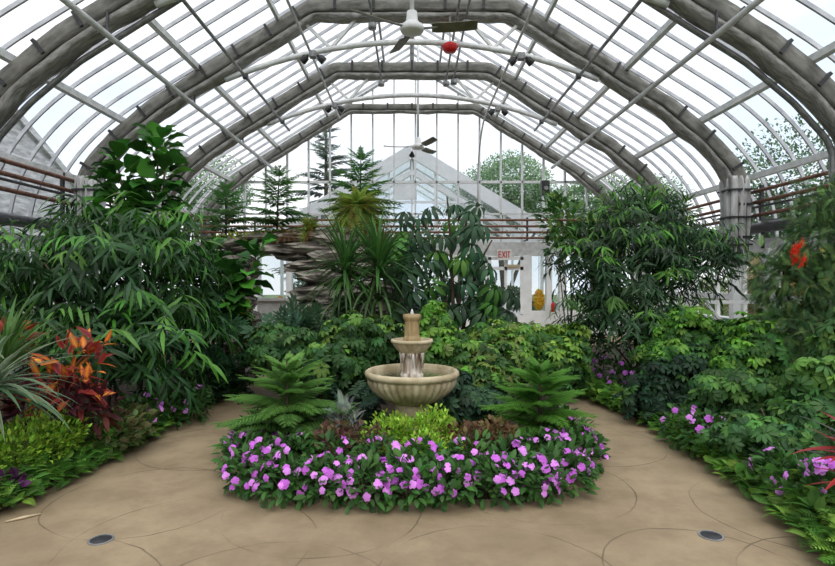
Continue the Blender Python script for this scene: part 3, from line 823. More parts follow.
mb.build('mineral_crust', 'mineral', ft, True)

# ------------------------------------------------------------------ floor drains, debris
for px, py, lab in ((101, 540, 'round dark drain grate in the path near the yellow-green border'), (711, 536, 'round dark drain grate in the path by the red-leaved cordyline')):
    Y = F * EYE / (py - 281); p = at(px, py, Y)
    t = thing('floor_drain', lab, 'drain', (p[0], Y, 0), 'floor drains')
    MB().lathe([(.074, 0), (.074, .006), (.062, .006), (.062, .001)], 28).build('rim', 'steel', t)
    mb = MB(); mb.lathe([(.062, 0.0), (.062, .002)], 24)
    for k in range(-3, 4):
        w = math.sqrt(max(.0001, .062 ** 2 - (k * .016) ** 2)); mb.box((-w, k * .016 - .004, .002), (w, k * .016 + .004, .0055))
    mb.build('grate', 'dark_pipe', t)
Y = F * EYE / (519 - 281); p = at(24, 519, Y)
mb = MB(); mb.tube([(p[0] - .08, Y - .06, .008), (p[0], Y, .012), (p[0] + .07, Y + .07, .007)], [.006, .010, .004], 6)
tag(mb.build('dry_stalk', 'straw', None, True), 'short dry brown stalk lying on the path beside the border', 'stalk')

# ------------------------------------------------------------------ rock grotto
rg = thing('rock_grotto', 'stacked grey rock grotto with a jutting ledge behind the spiky dracaena', 'rock grotto', (-1.6, 9.7, .05))
def slab(c, s, seed):
    r = np.random.default_rng(seed); n1, n2 = 14, 7
    V = []
    ph = r.random((4, 3)) * 6
    for i in range(n2):
        v = -1 + 2 * i / (n2 - 1); rr = (1 - abs(v) ** 3.2 * .45)
        for j in range(n1):
            a = 2 * pi * j / n1
            ca, sa = np.sign(cos(a)) * abs(cos(a)) ** .6, np.sign(sin(a)) * abs(sin(a)) ** .6
            k = rr * (1 + .13 * sin(3 * a + ph[0, 0] + v) + .09 * sin(5 * a + ph[1, 0] + 3 * v) + .07 * r.normal())
            V.append((c[0] + s[0] * ca * k, c[1] + s[1] * sa * k, c[2] + s[2] * (v + .22 * sin(2 * a + ph[2, 0]) + .12 * r.normal())))
    Fc = [(i * n1 + j, i * n1 + (j + 1) % n1, (i + 1) * n1 + (j + 1) % n1, (i + 1) * n1 + j) for i in range(n2 - 1) for j in range(n1)]
    Fc += [tuple(reversed(range(n1))), tuple(range((n2 - 1) * n1, n2 * n1))]
    MB(rg.location).add(V, Fc).build('rock_slab', 'rock', rg)
sd_ = 0
def S(px, py, Y, wpx, hpx, dep=.5):
    global sd_
    sd_ += 1; p = at(px, py, Y); slab(p, (wpx * Y / F, dep, hpx * Y / F), sd_ + 40)
# ledge over the window
for a in ((232, 244, 9.9, 24, 5), (262, 240, 9.9, 30, 5), (300, 239, 9.8, 32, 6), (286, 249, 9.8, 30, 5), (318, 249, 9.7, 34, 6), (250, 250, 10, 22, 4), (296, 257, 9.9, 18, 4), (330, 238, 9.8, 22, 6)): S(*a)
# left leg
for a in ((240, 262, 9.9, 17, 6), (238, 274, 9.8, 18, 7), (240, 288, 9.8, 15, 8), (238, 303, 9.8, 17, 8), (241, 320, 9.8, 14, 10), (239, 340, 9.8, 17, 12), (240, 362, 9.8, 16, 12)): S(*a)
# main mass
for a in ((312, 266, 9.6, 22, 6), (345, 256, 9.6, 30, 7), (378, 252, 9.7, 26, 7), (330, 278, 9.4, 26, 8), (366, 270, 9.5, 30, 8), (398, 270, 9.7, 20, 8), (316, 293, 9.4, 19, 8), (345, 295, 9.3, 26, 9), (380, 290, 9.5, 28, 9),
          (322, 311, 9.3, 26, 10), (362, 312, 9.3, 30, 10), (398, 308, 9.5, 22, 12), (326, 334, 9.3, 26, 13), (372, 336, 9.3, 34, 13), (350, 358, 9.3, 46, 14), (352, 240, 9.8, 36, 7), (400, 252, 9.9, 14, 8)): S(*a, .6)

# ------------------------------------------------------------------ plants
def schefflera(lab, base, blobs, N, size=.13, col=(.05, .12, .03), new=(.16, .30, .05), pnew=.3, var=None, ns=5, name='umbrella_plant', grp='dwarf umbrella plants', mat='leaf', tpl=None, zmin=.1):
    t = thing(name, lab, 'shrub', base, grp)
    N = int(N * 2.5); size = size * .74
    P, d = lobes(N, blobs, rmin=.5, lump=.36, zmin=zmin)
    n = unit(d * .8 + UP * .6 + .42 * rng.standard_normal(P.shape))
    dd = unit(np.cross(n, rng.standard_normal(P.shape)))
    k = (rng.random(len(P)) < pnew * np.clip(.35 + d[:, 2] * 1.3, 0.05, 1.3))
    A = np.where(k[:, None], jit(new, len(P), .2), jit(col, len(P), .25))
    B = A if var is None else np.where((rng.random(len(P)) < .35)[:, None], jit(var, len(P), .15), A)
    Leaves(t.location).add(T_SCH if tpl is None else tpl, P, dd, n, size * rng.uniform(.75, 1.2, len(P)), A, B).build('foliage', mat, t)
    idx = rng.choice(len(P), ns, replace=False)
    stems(t, base, [np.asarray(blobs[i % len(blobs)][0]) + .5 * (P[j] - np.asarray(blobs[i % len(blobs)][0])) for i, j in enumerate(idx)], .014)
    return t

def B(px, py, Y, rx, ry, dep=None):
    """ellipsoid given by its picture centre and half sizes"""
    p = at(px, py, Y); k = Y / F
    return (p, (rx * k, dep if dep else (rx * k) * .9, ry * k))
def gnd(px, Y, z=.05):
    return ((px - 412) * Y / F, Y, z)

# long-leaved weeping figs
def alii(lab, base, blobs, N, L=.2, col=(.021, .062, .018), new=(.085, .23, .03), pnew=.18, ns=7, droop=1.0, up=0.0):
    t = thing('long_leaf_fig', lab, 'shrub', base, 'long-leaved figs')
    N = int(N * 2.3)
    P, d = lobes(N, blobs, rmin=.5, lump=.22, zmin=.15)
    lm = Leaves(t.location)
    dh = unit(d * np.array([1, 1, .2]) + 1e-3)
    tw = unit(dh * .9 + UP * (.35 + up) + .45 * rng.standard_normal(P.shape))
    k = rng.random(len(P)) < pnew * np.clip(.5 + d[:, 2] * 1.2, .1, 1.4)
    base_c = np.where(k[:, None], jit(new, len(P), .2), jit(col, len(P), .25))
    a = unit(np.cross(tw, UP) + 1e-3)
    for j in range(8):
        q = j / 7
        pos = P + tw * q * L * 1.5 - UP * (q * q * L * .6 * droop)
        sd = (1 if j % 2 else -1) * rng.uniform(.35, .9, len(P))[:, None]
        if j == 7: sd = sd * .1
        dd = unit(tw * (.35 + .3 * q) + a * sd - UP * (.62 * droop - up) + .16 * rng.standard_normal(P.shape))
        nn = unit(UP * .45 + d * .8 + .15 * rng.standard_normal(P.shape))
        lm.add(T_LANCE, pos, dd, nn, L * rng.uniform(.75, 1.15, len(P)), base_c * rng.uniform(.8, 1.2, (len(P), 1)))
    lm.build('foliage', 'gloss_leaf', t)
    idx = rng.choice(len(P), ns, replace=False)
    stems(t, base, [P[j] * .85 + np.asarray(blobs[0][0]) * .15 for j in idx], .022, spread=.12)
    return t
alii('big dark weeping fig with long narrow leaves below the fiddle-leaf fig', gnd(105, 6.7), [B(112, 282, 6.4, 72, 58), B(62, 272, 6.8, 52, 36), B(150, 250, 6.8, 46, 42), B(100, 345, 5.9, 66, 42), B(16, 285, 6.8, 42, 50), B(165, 335, 6.3, 36, 46), B(110, 222, 6.9, 36, 18)], 300, .27, pnew=.3, col=(.024, .070, .02), new=(.075, .21, .03))
alii('tall dark weeping fig with long narrow leaves beside the wrapped pillar', gnd(640, 8.2), [B(638, 272, 8.0, 58, 42), B(590, 252, 8.2, 36, 30), B(690, 255, 8.2, 42, 32), B(640, 226, 8.2, 50, 24), B(630, 318, 7.8, 44, 36), B(648, 200, 8.3, 30, 12), B(716, 248, 8.2, 24, 16), B(598, 312, 8.0, 28, 30)], 390, .20, col=(.022, .062, .02), new=(.085, .22, .03), pnew=.25)
SAPLING = lambda: leafy('long_leaf_sapling', 'loose bright long-leaved shoots rising above the dark weeping fig', gnd(660, 8.6), [B(636, 205, 8.6, 32, 14), B(665, 212, 8.6, 26, 14), B(640, 192, 8.6, 14, 8)], 330, leaf_tpl('lance', 1, .22, 4, .25, .5), .17, (.06, .16, .03), (.13, .30, .04), .4, up=.5, mat='gloss_leaf', ns=6, noise=.45)

def leafy(name, lab, base, blobs, N, tpl, L, col, new=None, pnew=.3, edge=None, up=.4, mat='leaf', cat='shrub', grp=None, ns=4, r=.012, rmin=.5, part='foliage', lump=.18, noise=.35, zmin=.08, vj=.22, trunk='bark'):
    t = thing(name, lab, cat, base, grp)
    P, d = lobes(N, blobs, rmin=rmin, lump=lump, zmin=zmin)
    dd = unit(d * .9 + UP * up + noise * rng.standard_normal(P.shape))
    nn = unit(UP + .4 * d + .35 * rng.standard_normal(P.shape))
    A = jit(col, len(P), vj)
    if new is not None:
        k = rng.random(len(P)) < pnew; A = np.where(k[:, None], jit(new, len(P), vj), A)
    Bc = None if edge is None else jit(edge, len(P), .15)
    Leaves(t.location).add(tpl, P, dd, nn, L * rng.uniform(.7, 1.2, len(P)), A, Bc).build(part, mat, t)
    if ns:
        idx = rng.choice(len(P), min(ns, len(P)), replace=False)
        stems(t, base, [P[j] for j in idx], r, trunk, spread=.05)
    return t
leafy('rubber_fig', 'upright glossy fig with oval leaves between the exit door and the dark weeping fig', gnd(570, 8.6), [B(568, 222, 8.6, 28, 20), B(590, 240, 8.6, 24, 18), B(560, 205, 8.7, 18, 10), B(560, 245, 8.6, 16, 14)], 430, leaf_tpl('oval', 1, .4, 4, .25, .4), .16, (.05, .13, .03), (.16, .27, .05), .25, up=.2, mat='gloss_leaf', ns=5)

SAPLING()
# fiddle-leaf figs
def fiddle(lab, base, stalks, L, N):
    t = thing('fiddle_leaf_fig', lab, 'fig tree', base, 'fiddle-leaf figs')
    lm = Leaves(t.location)
    for (tip, low, nleaf, rad) in stalks:
        tip = np.asarray(tip); low = np.asarray(low)
        pts = bend(base, low, .1, 6); pts = np.concatenate([pts, [low * .5 + tip * .5, tip]])
        MB(t.location).tube(pts, np.linspace(.03, .012, len(pts)), 7).build('stem', 'bark', t, True)
        for k in range(nleaf):
            s = k / max(1, nleaf - 1); pos = low + (tip - low) * s
            a = k * 2.4 + rng.random() * .6
            el = .1 + .9 * s ** 2 + .15 * rng.normal()
            d = np.array([cos(a) * cos(el), sin(a) * cos(el), sin(el)])
            c = jit((.025, .095, .014) if rng.random() < .6 else (.065, .215, .024), 1, .3)
            lm.add(T_FIDDLE, pos + d * rad, d, UP + .4 * d + .3 * rng.standard_normal(3), L * rng.uniform(.8, 1.15) * (1 - .25 * s), c, c * 1.05)
    lm.build('foliage', 'gloss_leaf', t)
    return t
Yf = 7.6
fiddle('tall fiddle-leaf fig with broad bright leaves rising before the wrapped arch', gnd(140, Yf), [(at(160, 140, Yf), at(152, 228, Yf), 62, .12), (at(118, 165, Yf + .2), at(130, 230, Yf), 46, .12), (at(165, 165, Yf - .2), at(160, 250, Yf), 44, .12), (at(105, 180, Yf + .3), at(120, 250, Yf), 30, .08)], .37, 0)
Yf = 8.3
fiddle('low fiddle-leaf fig with broad leaves beside the rock ledge', gnd(215, Yf), [(at(258, 252, Yf), at(235, 300, Yf), 30, .1), (at(210, 258, Yf), at(212, 320, Yf), 64, .13), (at(228, 275, Yf - .2), at(222, 330, Yf), 60, .13), (at(195, 280, Yf), at(205, 330, Yf), 54, .13)], .38, 0)
leafy('dark_philodendron', 'dark shrub with cut leaves below the low fiddle-leaf fig', gnd(225, 7.7), [B(222, 350, 7.6, 30, 32), B(205, 330, 7.8, 22, 30), B(236, 375, 7.4, 18, 16)], 170, T_PHILO, .26, (.02, .06, .022), None, up=.1, ns=4)
leafy('yellow_croton', 'small yellow-green leaved croton in front of the rock leg', gnd(243, 8.6), [B(242, 325, 8.6, 12, 18), B(246, 352, 8.5, 10, 14), B(238, 305, 8.7, 10, 10)], 230, T_OVAL3, .10, (.09, .15, .02), (.40, .38, .04), .5, up=.3, ns=4)

# plants on the rock ledge: young araucarias and ferns
def norfolk(name, lab, base, H, R, tiers, per, tpl_mesh_lite, colA, colB, lean=0.0, crown=True, grp='norfolk pines'):
    t = thing(name, lab, 'pine', base, grp)
    MB().tube([(0, 0, -.02), (lean * .3, 0, H * .5), (lean, 0, H)], [.022, .016, .006], 7).build('trunk', 'bark', t, True)
    me = None
    for i in range(tiers):
        s = i / (tiers - 1)
        z = H * (.10 + .86 * s); L = R * (1 - s) ** .62 * min(1, .80 + .9 * s) * rng.uniform(.9, 1.08) + .10 * R
        for k in range(per if s < .9 else max(3, per - 2)):
            a = 2 * pi * k / per + i * .61 + rng.normal() * .12
            if me is None or i % 3 == 0 and k == 0:
                lm = Leaves(); lm.add(T_NORF_LITE if tpl_mesh_lite else T_NORF, (0, 0, 0), (0, 1, 0), UP, 1.0, jit(colA, 1, .12), jit(colB, 1, .12))
                b = lm.build('branch', 'matte_leaf', t); me = b.data
            else:
                b = link('branch', me, t)
            el = .10 + .70 * s ** 2 + rng.normal() * .08
            b.location = (lean * s * s, 0, z)
            b.rotation_euler = (el, rng.normal() * .12, a - pi / 2)
            b.scale = (L, L, L)
    return t
norfolk('norfolk_pine', 'young norfolk pine with feathery tiers near the dark shrub end of the flower bed', gnd(287, 5.15, .07), .82, .70, 8, 7, False, (.06, .165, .045), (.17, .33, .08))
norfolk('norfolk_pine', 'compact young norfolk pine on the flower bed, path side facing the bottlebrush', gnd(540, 5.2, .07), .79, .58, 8, 7, False, (.065, .19, .04), (.19, .38, .06))
norfolk('norfolk_pine', 'slim norfolk pine on the rock ledge closest to the fiddle-leaf fig', at(226, 245, 9.95), 1.18, .62, 8, 6, True, (.07, .19, .06), (.14, .29, .09), grp='norfolk pines on the rock')
norfolk('norfolk_pine', 'dark norfolk pine on the rock ledge, second from the fiddle-leaf fig', at(277, 240, 9.95), 1.34, .72, 8, 6, True, (.06, .17, .05), (.12, .26, .07), .05, grp='norfolk pines on the rock')
norfolk('norfolk_pine', 'norfolk pine rising above the yellow-green fern tuft on the rock', at(360, 232, 9.95), 1.52, .80, 8, 6, True, (.075, .21, .05), (.14, .30, .07), .02, grp='norfolk pines on the rock')
def fern(name, lab, base, N, L, colA, colB, el=(.2, 1.3), tpl=None, cat='fern', grp=None, brown=0.0, part='fronds_crown'):
    t = thing(name, lab, cat, base, grp)
    az = rng.random(N) * 2 * pi; e = rng.uniform(*el, N)
    d = np.stack([np.cos(az) * np.cos(e), np.sin(az) * np.cos(e), np.sin(e)], 1)
    A = jit(colA, N, .2)
    if brown: A = np.where((rng.random(N) < brown)[:, None], jit((.22, .11, .04), N, .2), A)
    Leaves().add(tpl or T_FERN, d * .03 + np.array([0, 0, .03]), d, UP, L * rng.uniform(.6, 1.15, N), A, A if colB is None else jit(colB, N, .2)).build('foliage', 'matte_leaf', t)
    MB().lathe([(.05, -.02), (.045, .03), (.02, .07)], 8).build('rootstock', 'bark', t)
    return t
fern('boston_fern', 'big yellow-green fern tuft spilling over the rock top behind the dracaena', at(357, 217, 9.5), 460, .60, (.27, .37, .06), (.34, .45, .10), (-.1, 1.5), T_FERNLONG, brown=.22, grp='ferns on the rock')
fern('boston_fern', 'brown-edged fern tuft hanging under the big yellow-green tuft', at(372, 230, 9.3), 90, .42, (.16, .16, .04), None, (-.5, .9), T_FERNLONG, brown=.5, grp='ferns on the rock')
fern('boston_fern', 'small yellow-green fern tuft on the ledge between the pines', at(310, 234, 9.5), 80, .40, (.24, .30, .05), None, (.1, 1.3), T_FERNLONG, brown=.15, grp='ferns on the rock')
fern('boston_fern', 'reddish brown fern tuft below the dark norfolk pine on the ledge', at(286, 238, 9.5), 70, .34, (.18, .11, .04), None, (-.1, 1.2), T_FERNLONG, brown=.55, grp='ferns on the rock')
leafy('stonecrop', 'low yellow-green creeping plant on the rock ledge tip', at(240, 241, 9.6), [B(240, 239, 9.6, 26, 5, .3), B(262, 236, 9.6, 14, 4, .25)], 420, T_OVAL3, .06, (.20, .26, .04), (.34, .36, .06), .4, up=.7, cat='ground cover', ns=0, zmin=0)

# dracaena with two heads
dr = thing('dracaena', 'spiky green dracaena with two leaf heads before the rocks', 'dracaena', gnd(362, 8.0))
for (hx, hy, n) in ((345, 266, 110), (378, 262, 125)):
    h = at(hx, hy, 7.9)
    pts = bend(dr.location, h, .1, 7)
    tk = MB(dr.location).tube(pts, np.linspace(.05, .035, 7), 8).build('trunk', 'bark', dr, True)
    lm = Leaves(dr.location)
    az = rng.random(n) * 2 * pi; e = np.where(rng.random(n) < .4, rng.uniform(.95, 1.5, n), rng.uniform(-.45, 1.0, n))
    d = np.stack([np.cos(az) * np.cos(e), np.sin(az) * np.cos(e), np.sin(e)], 1)
    lm.add(T_STRAP, h + d * .04 + UP * rng.uniform(-.22, .08, n)[:, None], d, UP, rng.uniform(.6, .88, n), jit((.04, .115, .025), n, .25), jit((.06, .15, .035), n, .25))
    m = 34; az = rng.random(m) * 2 * pi; e = rng.uniform(-.3, .4, m)
    d = np.stack([np.cos(az) * np.cos(e), np.sin(az) * np.cos(e), np.sin(e)], 1)
    lm.add(T_STRAPB, h - UP * rng.uniform(.2, .6, m)[:, None] + d * .04, d, UP, rng.uniform(.55, .85, m), jit((.07, .13, .045), m, .25))
    lm.build('leaf_rosette', 'leaf', dr)

# umbrella tree
Yt = 8.6
ut = thing('umbrella_tree', 'tall umbrella tree with big drooping dark leaflets beside the exit sign', 'tree', gnd(455, Yt))
tips = [(405, 212), (420, 218), (408, 250), (432, 236), (470, 212), (455, 222), (482, 225), (440, 258), (462, 258), (485, 262), (472, 245), (422, 272), (450, 280), (478, 285), (488, 275), (495, 290), (412, 292), (432, 300), (462, 305), (488, 305),
        (448, 320), (475, 325), (490, 328), (425, 320), (455, 205), (430, 208), (440, 285), (470, 270), (405, 272), (500, 310), (415, 236), (400, 232), (478, 205), (396, 250), (402, 285), (398, 305), (408, 320), (506, 288), (508, 312), (492, 300), (395, 268), (512, 298)]
tips = tips + [(px + rng.normal() * 9 - (6 if px > 480 else 0), py + 8 + rng.normal() * 8) for px, py in tips * 2 if py > 212]
lm = Leaves(ut.location)
for i, (px, py) in enumerate(tips):
    y = Yt + rng.uniform(-.45, .45)
    q = at(px, py, y)
    n = unit(np.array([(px - 450) / 120, -.45, .85]) + .2 * rng.standard_normal(3))
    c = jit((.035, .085, .04), 1, .2) if rng.random() < .75 else jit((.07, .19, .03), 1, .2)
    lm.add(T_BIGSCH, q, np.cross(n, rng.standard_normal(3)), n, .275 * rng.uniform(.8, 1.15), c)
lm.build('foliage', 'gloss_leaf', ut)
for tip in ((447, 196), (468, 212), (492, 240), (425, 222), (410, 255)):
    pts = bend(ut.location, at(*tip, Yt), .2, 7); MB(ut.location).tube(pts, np.linspace(.04, .012, 7), 7).build('trunk', 'bark', ut, True)

# dwarf umbrella plants behind the fountain
lg = (.13, .28, .04); dg = (.035, .09, .025)
schefflera('dark leafy umbrella plant behind the feathery pine and below the rock window', gnd(300, 7.0), [B(300, 352, 7.0, 40, 28), B(275, 345, 7.2, 28, 22)], 260, .14, dg, (.10, .20, .05), .25)
schefflera('umbrella plant close behind the fountain below the dracaena', gnd(365, 7.2), [B(360, 345, 7.1, 40, 26), B(340, 365, 6.7, 36, 28), B(385, 340, 7.2, 24, 22)], 300, .14, dg, (.14, .26, .05), .35)
schefflera('tall bright umbrella plant right behind the top of the fountain', gnd(432, 7.3), [B(432, 330, 7.2, 24, 30), B(445, 355, 7.0, 30, 30)], 230, .13, (.06, .15, .03), lg, .6)
schefflera('cream-variegated umbrella plant behind the compact pine', gnd(490, 7.0), [B(485, 362, 6.9, 34, 26), B(470, 385, 6.5, 34, 22), B(515, 355, 7.1, 28, 24)], 330, .13, (.045, .11, .028), lg, .4, var=(.26, .31, .09))
schefflera('bright yellow-green umbrella plant below the exit door', gnd(520, 8.0), [B(515, 335, 7.9, 38, 17), B(548, 342, 7.7, 28, 22), B(478, 338, 7.9, 20, 14)], 260, .14, (.05, .14, .03), (.19, .32, .05), .55)
schefflera('small umbrella plant at the path bend below the glossy fig', gnd(562, 7.3), [B(562, 368, 7.2, 24, 24), B(575, 345, 7.6, 14, 20)], 170, .13, (.045, .12, .03), (.15, .28, .045), .4)
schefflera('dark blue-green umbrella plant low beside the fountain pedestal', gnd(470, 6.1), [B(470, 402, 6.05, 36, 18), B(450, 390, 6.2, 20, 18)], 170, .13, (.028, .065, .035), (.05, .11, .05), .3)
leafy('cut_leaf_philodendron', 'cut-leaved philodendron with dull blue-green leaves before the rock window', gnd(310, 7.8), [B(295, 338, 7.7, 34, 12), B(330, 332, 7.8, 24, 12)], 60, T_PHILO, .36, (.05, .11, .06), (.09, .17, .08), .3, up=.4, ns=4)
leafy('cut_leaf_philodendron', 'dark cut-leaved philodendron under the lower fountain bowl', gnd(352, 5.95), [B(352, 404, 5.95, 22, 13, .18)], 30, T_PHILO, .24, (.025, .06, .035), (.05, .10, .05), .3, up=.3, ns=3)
leafy('silver_artemisia', 'small silvery feathery plant beside the feathery pine', gnd(347, 5.0, .07), [B(346, 418, 5.0, 12, 14, .12)], 60, T_FEATHER, .16, (.25, .28, .26), None, up=1.1, ns=3, mat='matte_leaf', trunk='green_stem')

# bed planting
T_COL = leaf_tpl('oval', 1, .6, 4, .2, .6, .02)
leafy('coleus', 'burgundy coleus in the bed beside the feathery norfolk pine', gnd(352, 4.75, .07), [B(352, 438, 4.75, 38, 12, .22), B(335, 444, 4.6, 22, 10, .2)], 520, T_COL, .062, (.075, .022, .03), (.12, .11, .04), .5, edge=(.13, .08, .05), up=.7, ns=4, cat='coleus', grp='burgundy coleus', trunk='green_stem')
leafy('coleus', 'burgundy coleus in the bed beside the compact norfolk pine', gnd(475, 4.8, .07), [B(472, 438, 4.8, 40, 12, .22), B(495, 432, 4.9, 20, 10, .2)], 520, T_COL, .062, (.10, .03, .03), (.12, .11, .035), .5, edge=(.15, .09, .04), up=.7, ns=4, cat='coleus', grp='burgundy coleus', trunk='green_stem')
leafy('golden_creeping_jenny', 'bright yellow-green foliage mound at the foot of the fountain', gnd(412, 5.0, .07), [B(408, 434, 4.9, 42, 14, .3), B(436, 428, 5.0, 24, 13, .25), B(392, 428, 5.2, 18, 10, .2), B(425, 445, 4.6, 30, 8, .2)], 3600, T_OVAL3, .042, (.19, .36, .03), (.33, .50, .06), .45, up=.8, cat='ground cover', ns=0, zmin=.05, lump=.42)

PINK = (.62, .17, .70); PINK2 = (.74, .30, .80)
fl_me = []
for q in range(4):
    c = np.array(PINK if q % 2 == 0 else PINK2) * (1 + .08 * q)
    lm = Leaves(); lm.add(T_PETAL5, (0, 0, 0), (0, 1, 0), UP, 1.0, np.clip(c * .85, 0, 1), np.clip(c, 0, 1))
    ob = lm.build('blossom', 'petal'); fl_me.append(ob.data); bpy.data.objects.remove(ob)
T_IMP = leaf_tpl('oval', 1, .45, 4, .3, .5)
def impatiens(lab, base, r, h, nl, nf, fs=.033, grp='pink impatiens', face=(0, -1, .5), dark=1.0, flower_spread=1.0):
    t = thing('impatiens', lab, 'impatiens', base, grp)
    P, d = shell(int(nl * 1.5), (0, 0, h * .42), (r, r, h * .6), rmin=.5, lump=.15, zmin=.0)
    dd = unit(d * .8 + UP * .25 + .35 * rng.standard_normal(P.shape)); nn = unit(UP + .6 * d + .25 * rng.standard_normal(P.shape))
    Leaves().add(T_IMP, P, dd, nn, .085 * rng.uniform(.7, 1.2, len(P)), jit((.05 * dark, .13 * dark, .03 * dark), len(P), .22)).build('foliage', 'leaf', t)
    for k in range(3):
        a = 2 * pi * k / 3
        MB().tube([(0.02 * cos(a), .02 * sin(a), -.02), (r * .45 * cos(a), r * .45 * sin(a), h * .55)], [.007, .004], 5).build('stem', 'green_stem', t)
    f = unit(np.array(face, float))
    nf = int(round(nf * rng.uniform(.7, 1.3)))
    for k in range(nf):
        for _ in range(20):
            q = unit(rng.standard_normal(3)); 
            if q[2] > -.25 and np.dot(q, f) > -.05: break
        pos = np.array([0, 0, h * .45]) + q * np.array([r, r, h * .62]) * 1.04 * flower_spread
        pos[2] = max(pos[2], .04)
        b = link('blossom', fl_me[int(rng.integers(4))], t)
        n = unit(q * .6 + f * .5 + .25 * rng.standard_normal(3))
        b.rotation_euler = Vector(n).to_track_quat('Z', 'Y').to_euler()
        s = fs * rng.uniform(.75, 1.15); b.scale = (s, s, s); b.location = tuple(pos)
    return t
ORD = ['first', 'second', 'third', 'fourth', 'fifth', 'sixth', 'seventh', 'eighth', 'ninth', 'tenth', 'eleventh', 'twelfth', 'thirteenth', 'fourteenth', 'fifteenth', 'sixteenth']
rim = [(-1.44, 5.40), (-1.42, 5.05), (-1.38, 4.68), (-1.20, 4.23), (-0.93, 4.07), (-0.63, 4.04), (-0.33, 4.02), (-0.02, 4.02), (0.28, 4.03), (0.58, 4.05), (0.88, 4.09), (1.14, 4.23), (1.36, 4.62), (1.44, 4.97), (1.44, 5.32), (1.46, 5.66)]
for i, (x, y) in enumerate(rim):
    f = unit(np.array([x * .5, -1.0, .75]))
    impatiens('pink-flowered impatiens, %s counted from the path by the chartreuse border, rim of fountain bed' % ORD[i], (x, y, .045), .23, .255, 190, 20, grp='pink impatiens on the bed rim', face=f)
inner = [(-.98, 4.55), (-.62, 4.46), (-.26, 4.42), (.10, 4.42), (.46, 4.44), (.82, 4.5), (1.12, 4.72)]
for i, (x, y) in enumerate(inner):
    impatiens('pink-flowered impatiens in the inner row of the fountain bed, %s from the feathery pine' % ORD[i], (x, y, .045), .20, .275, 130, 13, grp='pink impatiens in the inner row', face=(0, -.7, .8))

# ------------------------------------------------------------------ left border
leafy('croton', 'croton with orange, yellow and red leaves before the dark weeping fig', gnd(75, 4.9), [B(78, 366, 4.85, 26, 24, .22), B(70, 392, 4.75, 34, 18, .25), B(92, 345, 5.0, 12, 10, .15)], 125, T_CROTON, .165, (.16, .022, .022), (.72, .28, .025), .5, edge=(.34, .04, .03), noise=.55, up=.25, mat='gloss_leaf', ns=4, cat='croton', grp='crotons')
leafy('croton', 'croton with orange and red leaves half hidden behind strap leaves', gnd(14, 5.1), [B(8, 345, 5.0, 18, 22, .22)], 45, T_CROTON, .14, (.20, .03, .02), (.60, .22, .03), .4, edge=(.28, .05, .03), up=.3, mat='gloss_leaf', ns=3, cat='croton', grp='crotons')
leafy('cordyline', 'dark maroon leafy plant under the orange croton', gnd(45, 4.75), [B(48, 405, 4.7, 46, 18, .25), B(95, 408, 4.8, 25, 14, .2)], 210, T_CROTON, .15, (.06, .014, .02), (.10, .025, .02), .3, up=.5, ns=4, cat='cordyline')
def strap_plant(name, lab, base, h, N, L, colA, colB, el, tpl, cat='strap-leaved plant', fan=None, mat='leaf', W=1.0):
    t = thing(name, lab, cat, base)
    az = rng.random(N) * 2 * pi if fan is None else rng.uniform(*fan, N)
    e = rng.uniform(*el, N)
    d = np.stack([np.cos(az) * np.cos(e), np.sin(az) * np.cos(e), np.sin(e)], 1)
    MB().tube([(0, 0, -.03), (0, 0, h * .5), (0, 0, h)], [.035, .03, .02], 7).build('stem', 'bark', t, True)
    Leaves().add(tpl, d * .03 + UP * h + UP * rng.uniform(-.08, .05, N)[:, None], d, UP, L * rng.uniform(.7, 1.15, N), jit(colA, N, .15), jit(colB, N, .15)).build('leaf_rosette', mat, t)
    return t
T_STR_PALE = leaf_tpl('strap', 1, .075, 8, .3, 1.0)
strap_plant('spider_dracaena', 'strap-leaved plant with arching grey-green leaves at the border edge by the croton', gnd(-14, 4.15), .72, 60, .72, (.09, .155, .085), (.17, .24, .14), (-.1, 1.15), T_STR_PALE)
strap_plant('upright_dracaena', 'upright green strap-leaved plant between the crotons', gnd(2, 4.75), .78, 60, .72, (.06, .14, .03), (.10, .20, .05), (.5, 1.5), T_STRAP)
T_GOLD = leaf_tpl('oval', 1, .42, 3, .25, .4)
leafy('golden_duranta', 'yellow-green leafy mound on the border next to the dry stalk', gnd(35, 4.45), [B(38, 440, 4.45, 42, 22, .28), B(10, 455, 4.2, 30, 26, .25), B(62, 432, 4.6, 24, 16, .22)], 2200, T_GOLD, .052, (.13, .27, .025), (.27, .43, .05), .5, up=.8, ns=5, cat='shrub', trunk='green_stem')
leafy('bronze_coleus', 'green and bronze coleus beside the yellow-green mound', gnd(108, 5.0), [B(108, 430, 5.0, 36, 20, .25), B(128, 425, 5.3, 24, 18, .22)], 360, T_COL, .085, (.045, .085, .025), (.09, .055, .03), .4, edge=(.09, .12, .035), up=.6, ns=4, cat='coleus', trunk='green_stem')
leafy('purple_coleus', 'small dark purple coleus at the frame edge below the yellow-green mound', gnd(2, 3.95), [B(3, 484, 3.95, 16, 11, .12)], 80, T_COL, .07, (.06, .012, .06), (.09, .03, .10), .4, up=.6, ns=3, cat='coleus', trunk='green_stem')
for i, (px, Y) in enumerate(((140, 5.7), (165, 6.0), (192, 6.3))):
    impatiens('lilac impatiens, %s from the bronze coleus along the border edge' % ORD[i], gnd(px, Y), .22, .36, 120, 6, .034, 'lilac impatiens by the bronze coleus', (.5, -.7, .6), .8)
leafy('dark_shrub', 'dark low shrub in the shade between weeping fig and lilac impatiens', gnd(175, 6.9), [B(175, 385, 6.8, 34, 22, .35), B(205, 385, 7.3, 20, 20, .3)], 420, T_OVAL3, .11, (.02, .05, .02), (.035, .08, .025), .3, up=.3, ns=4)

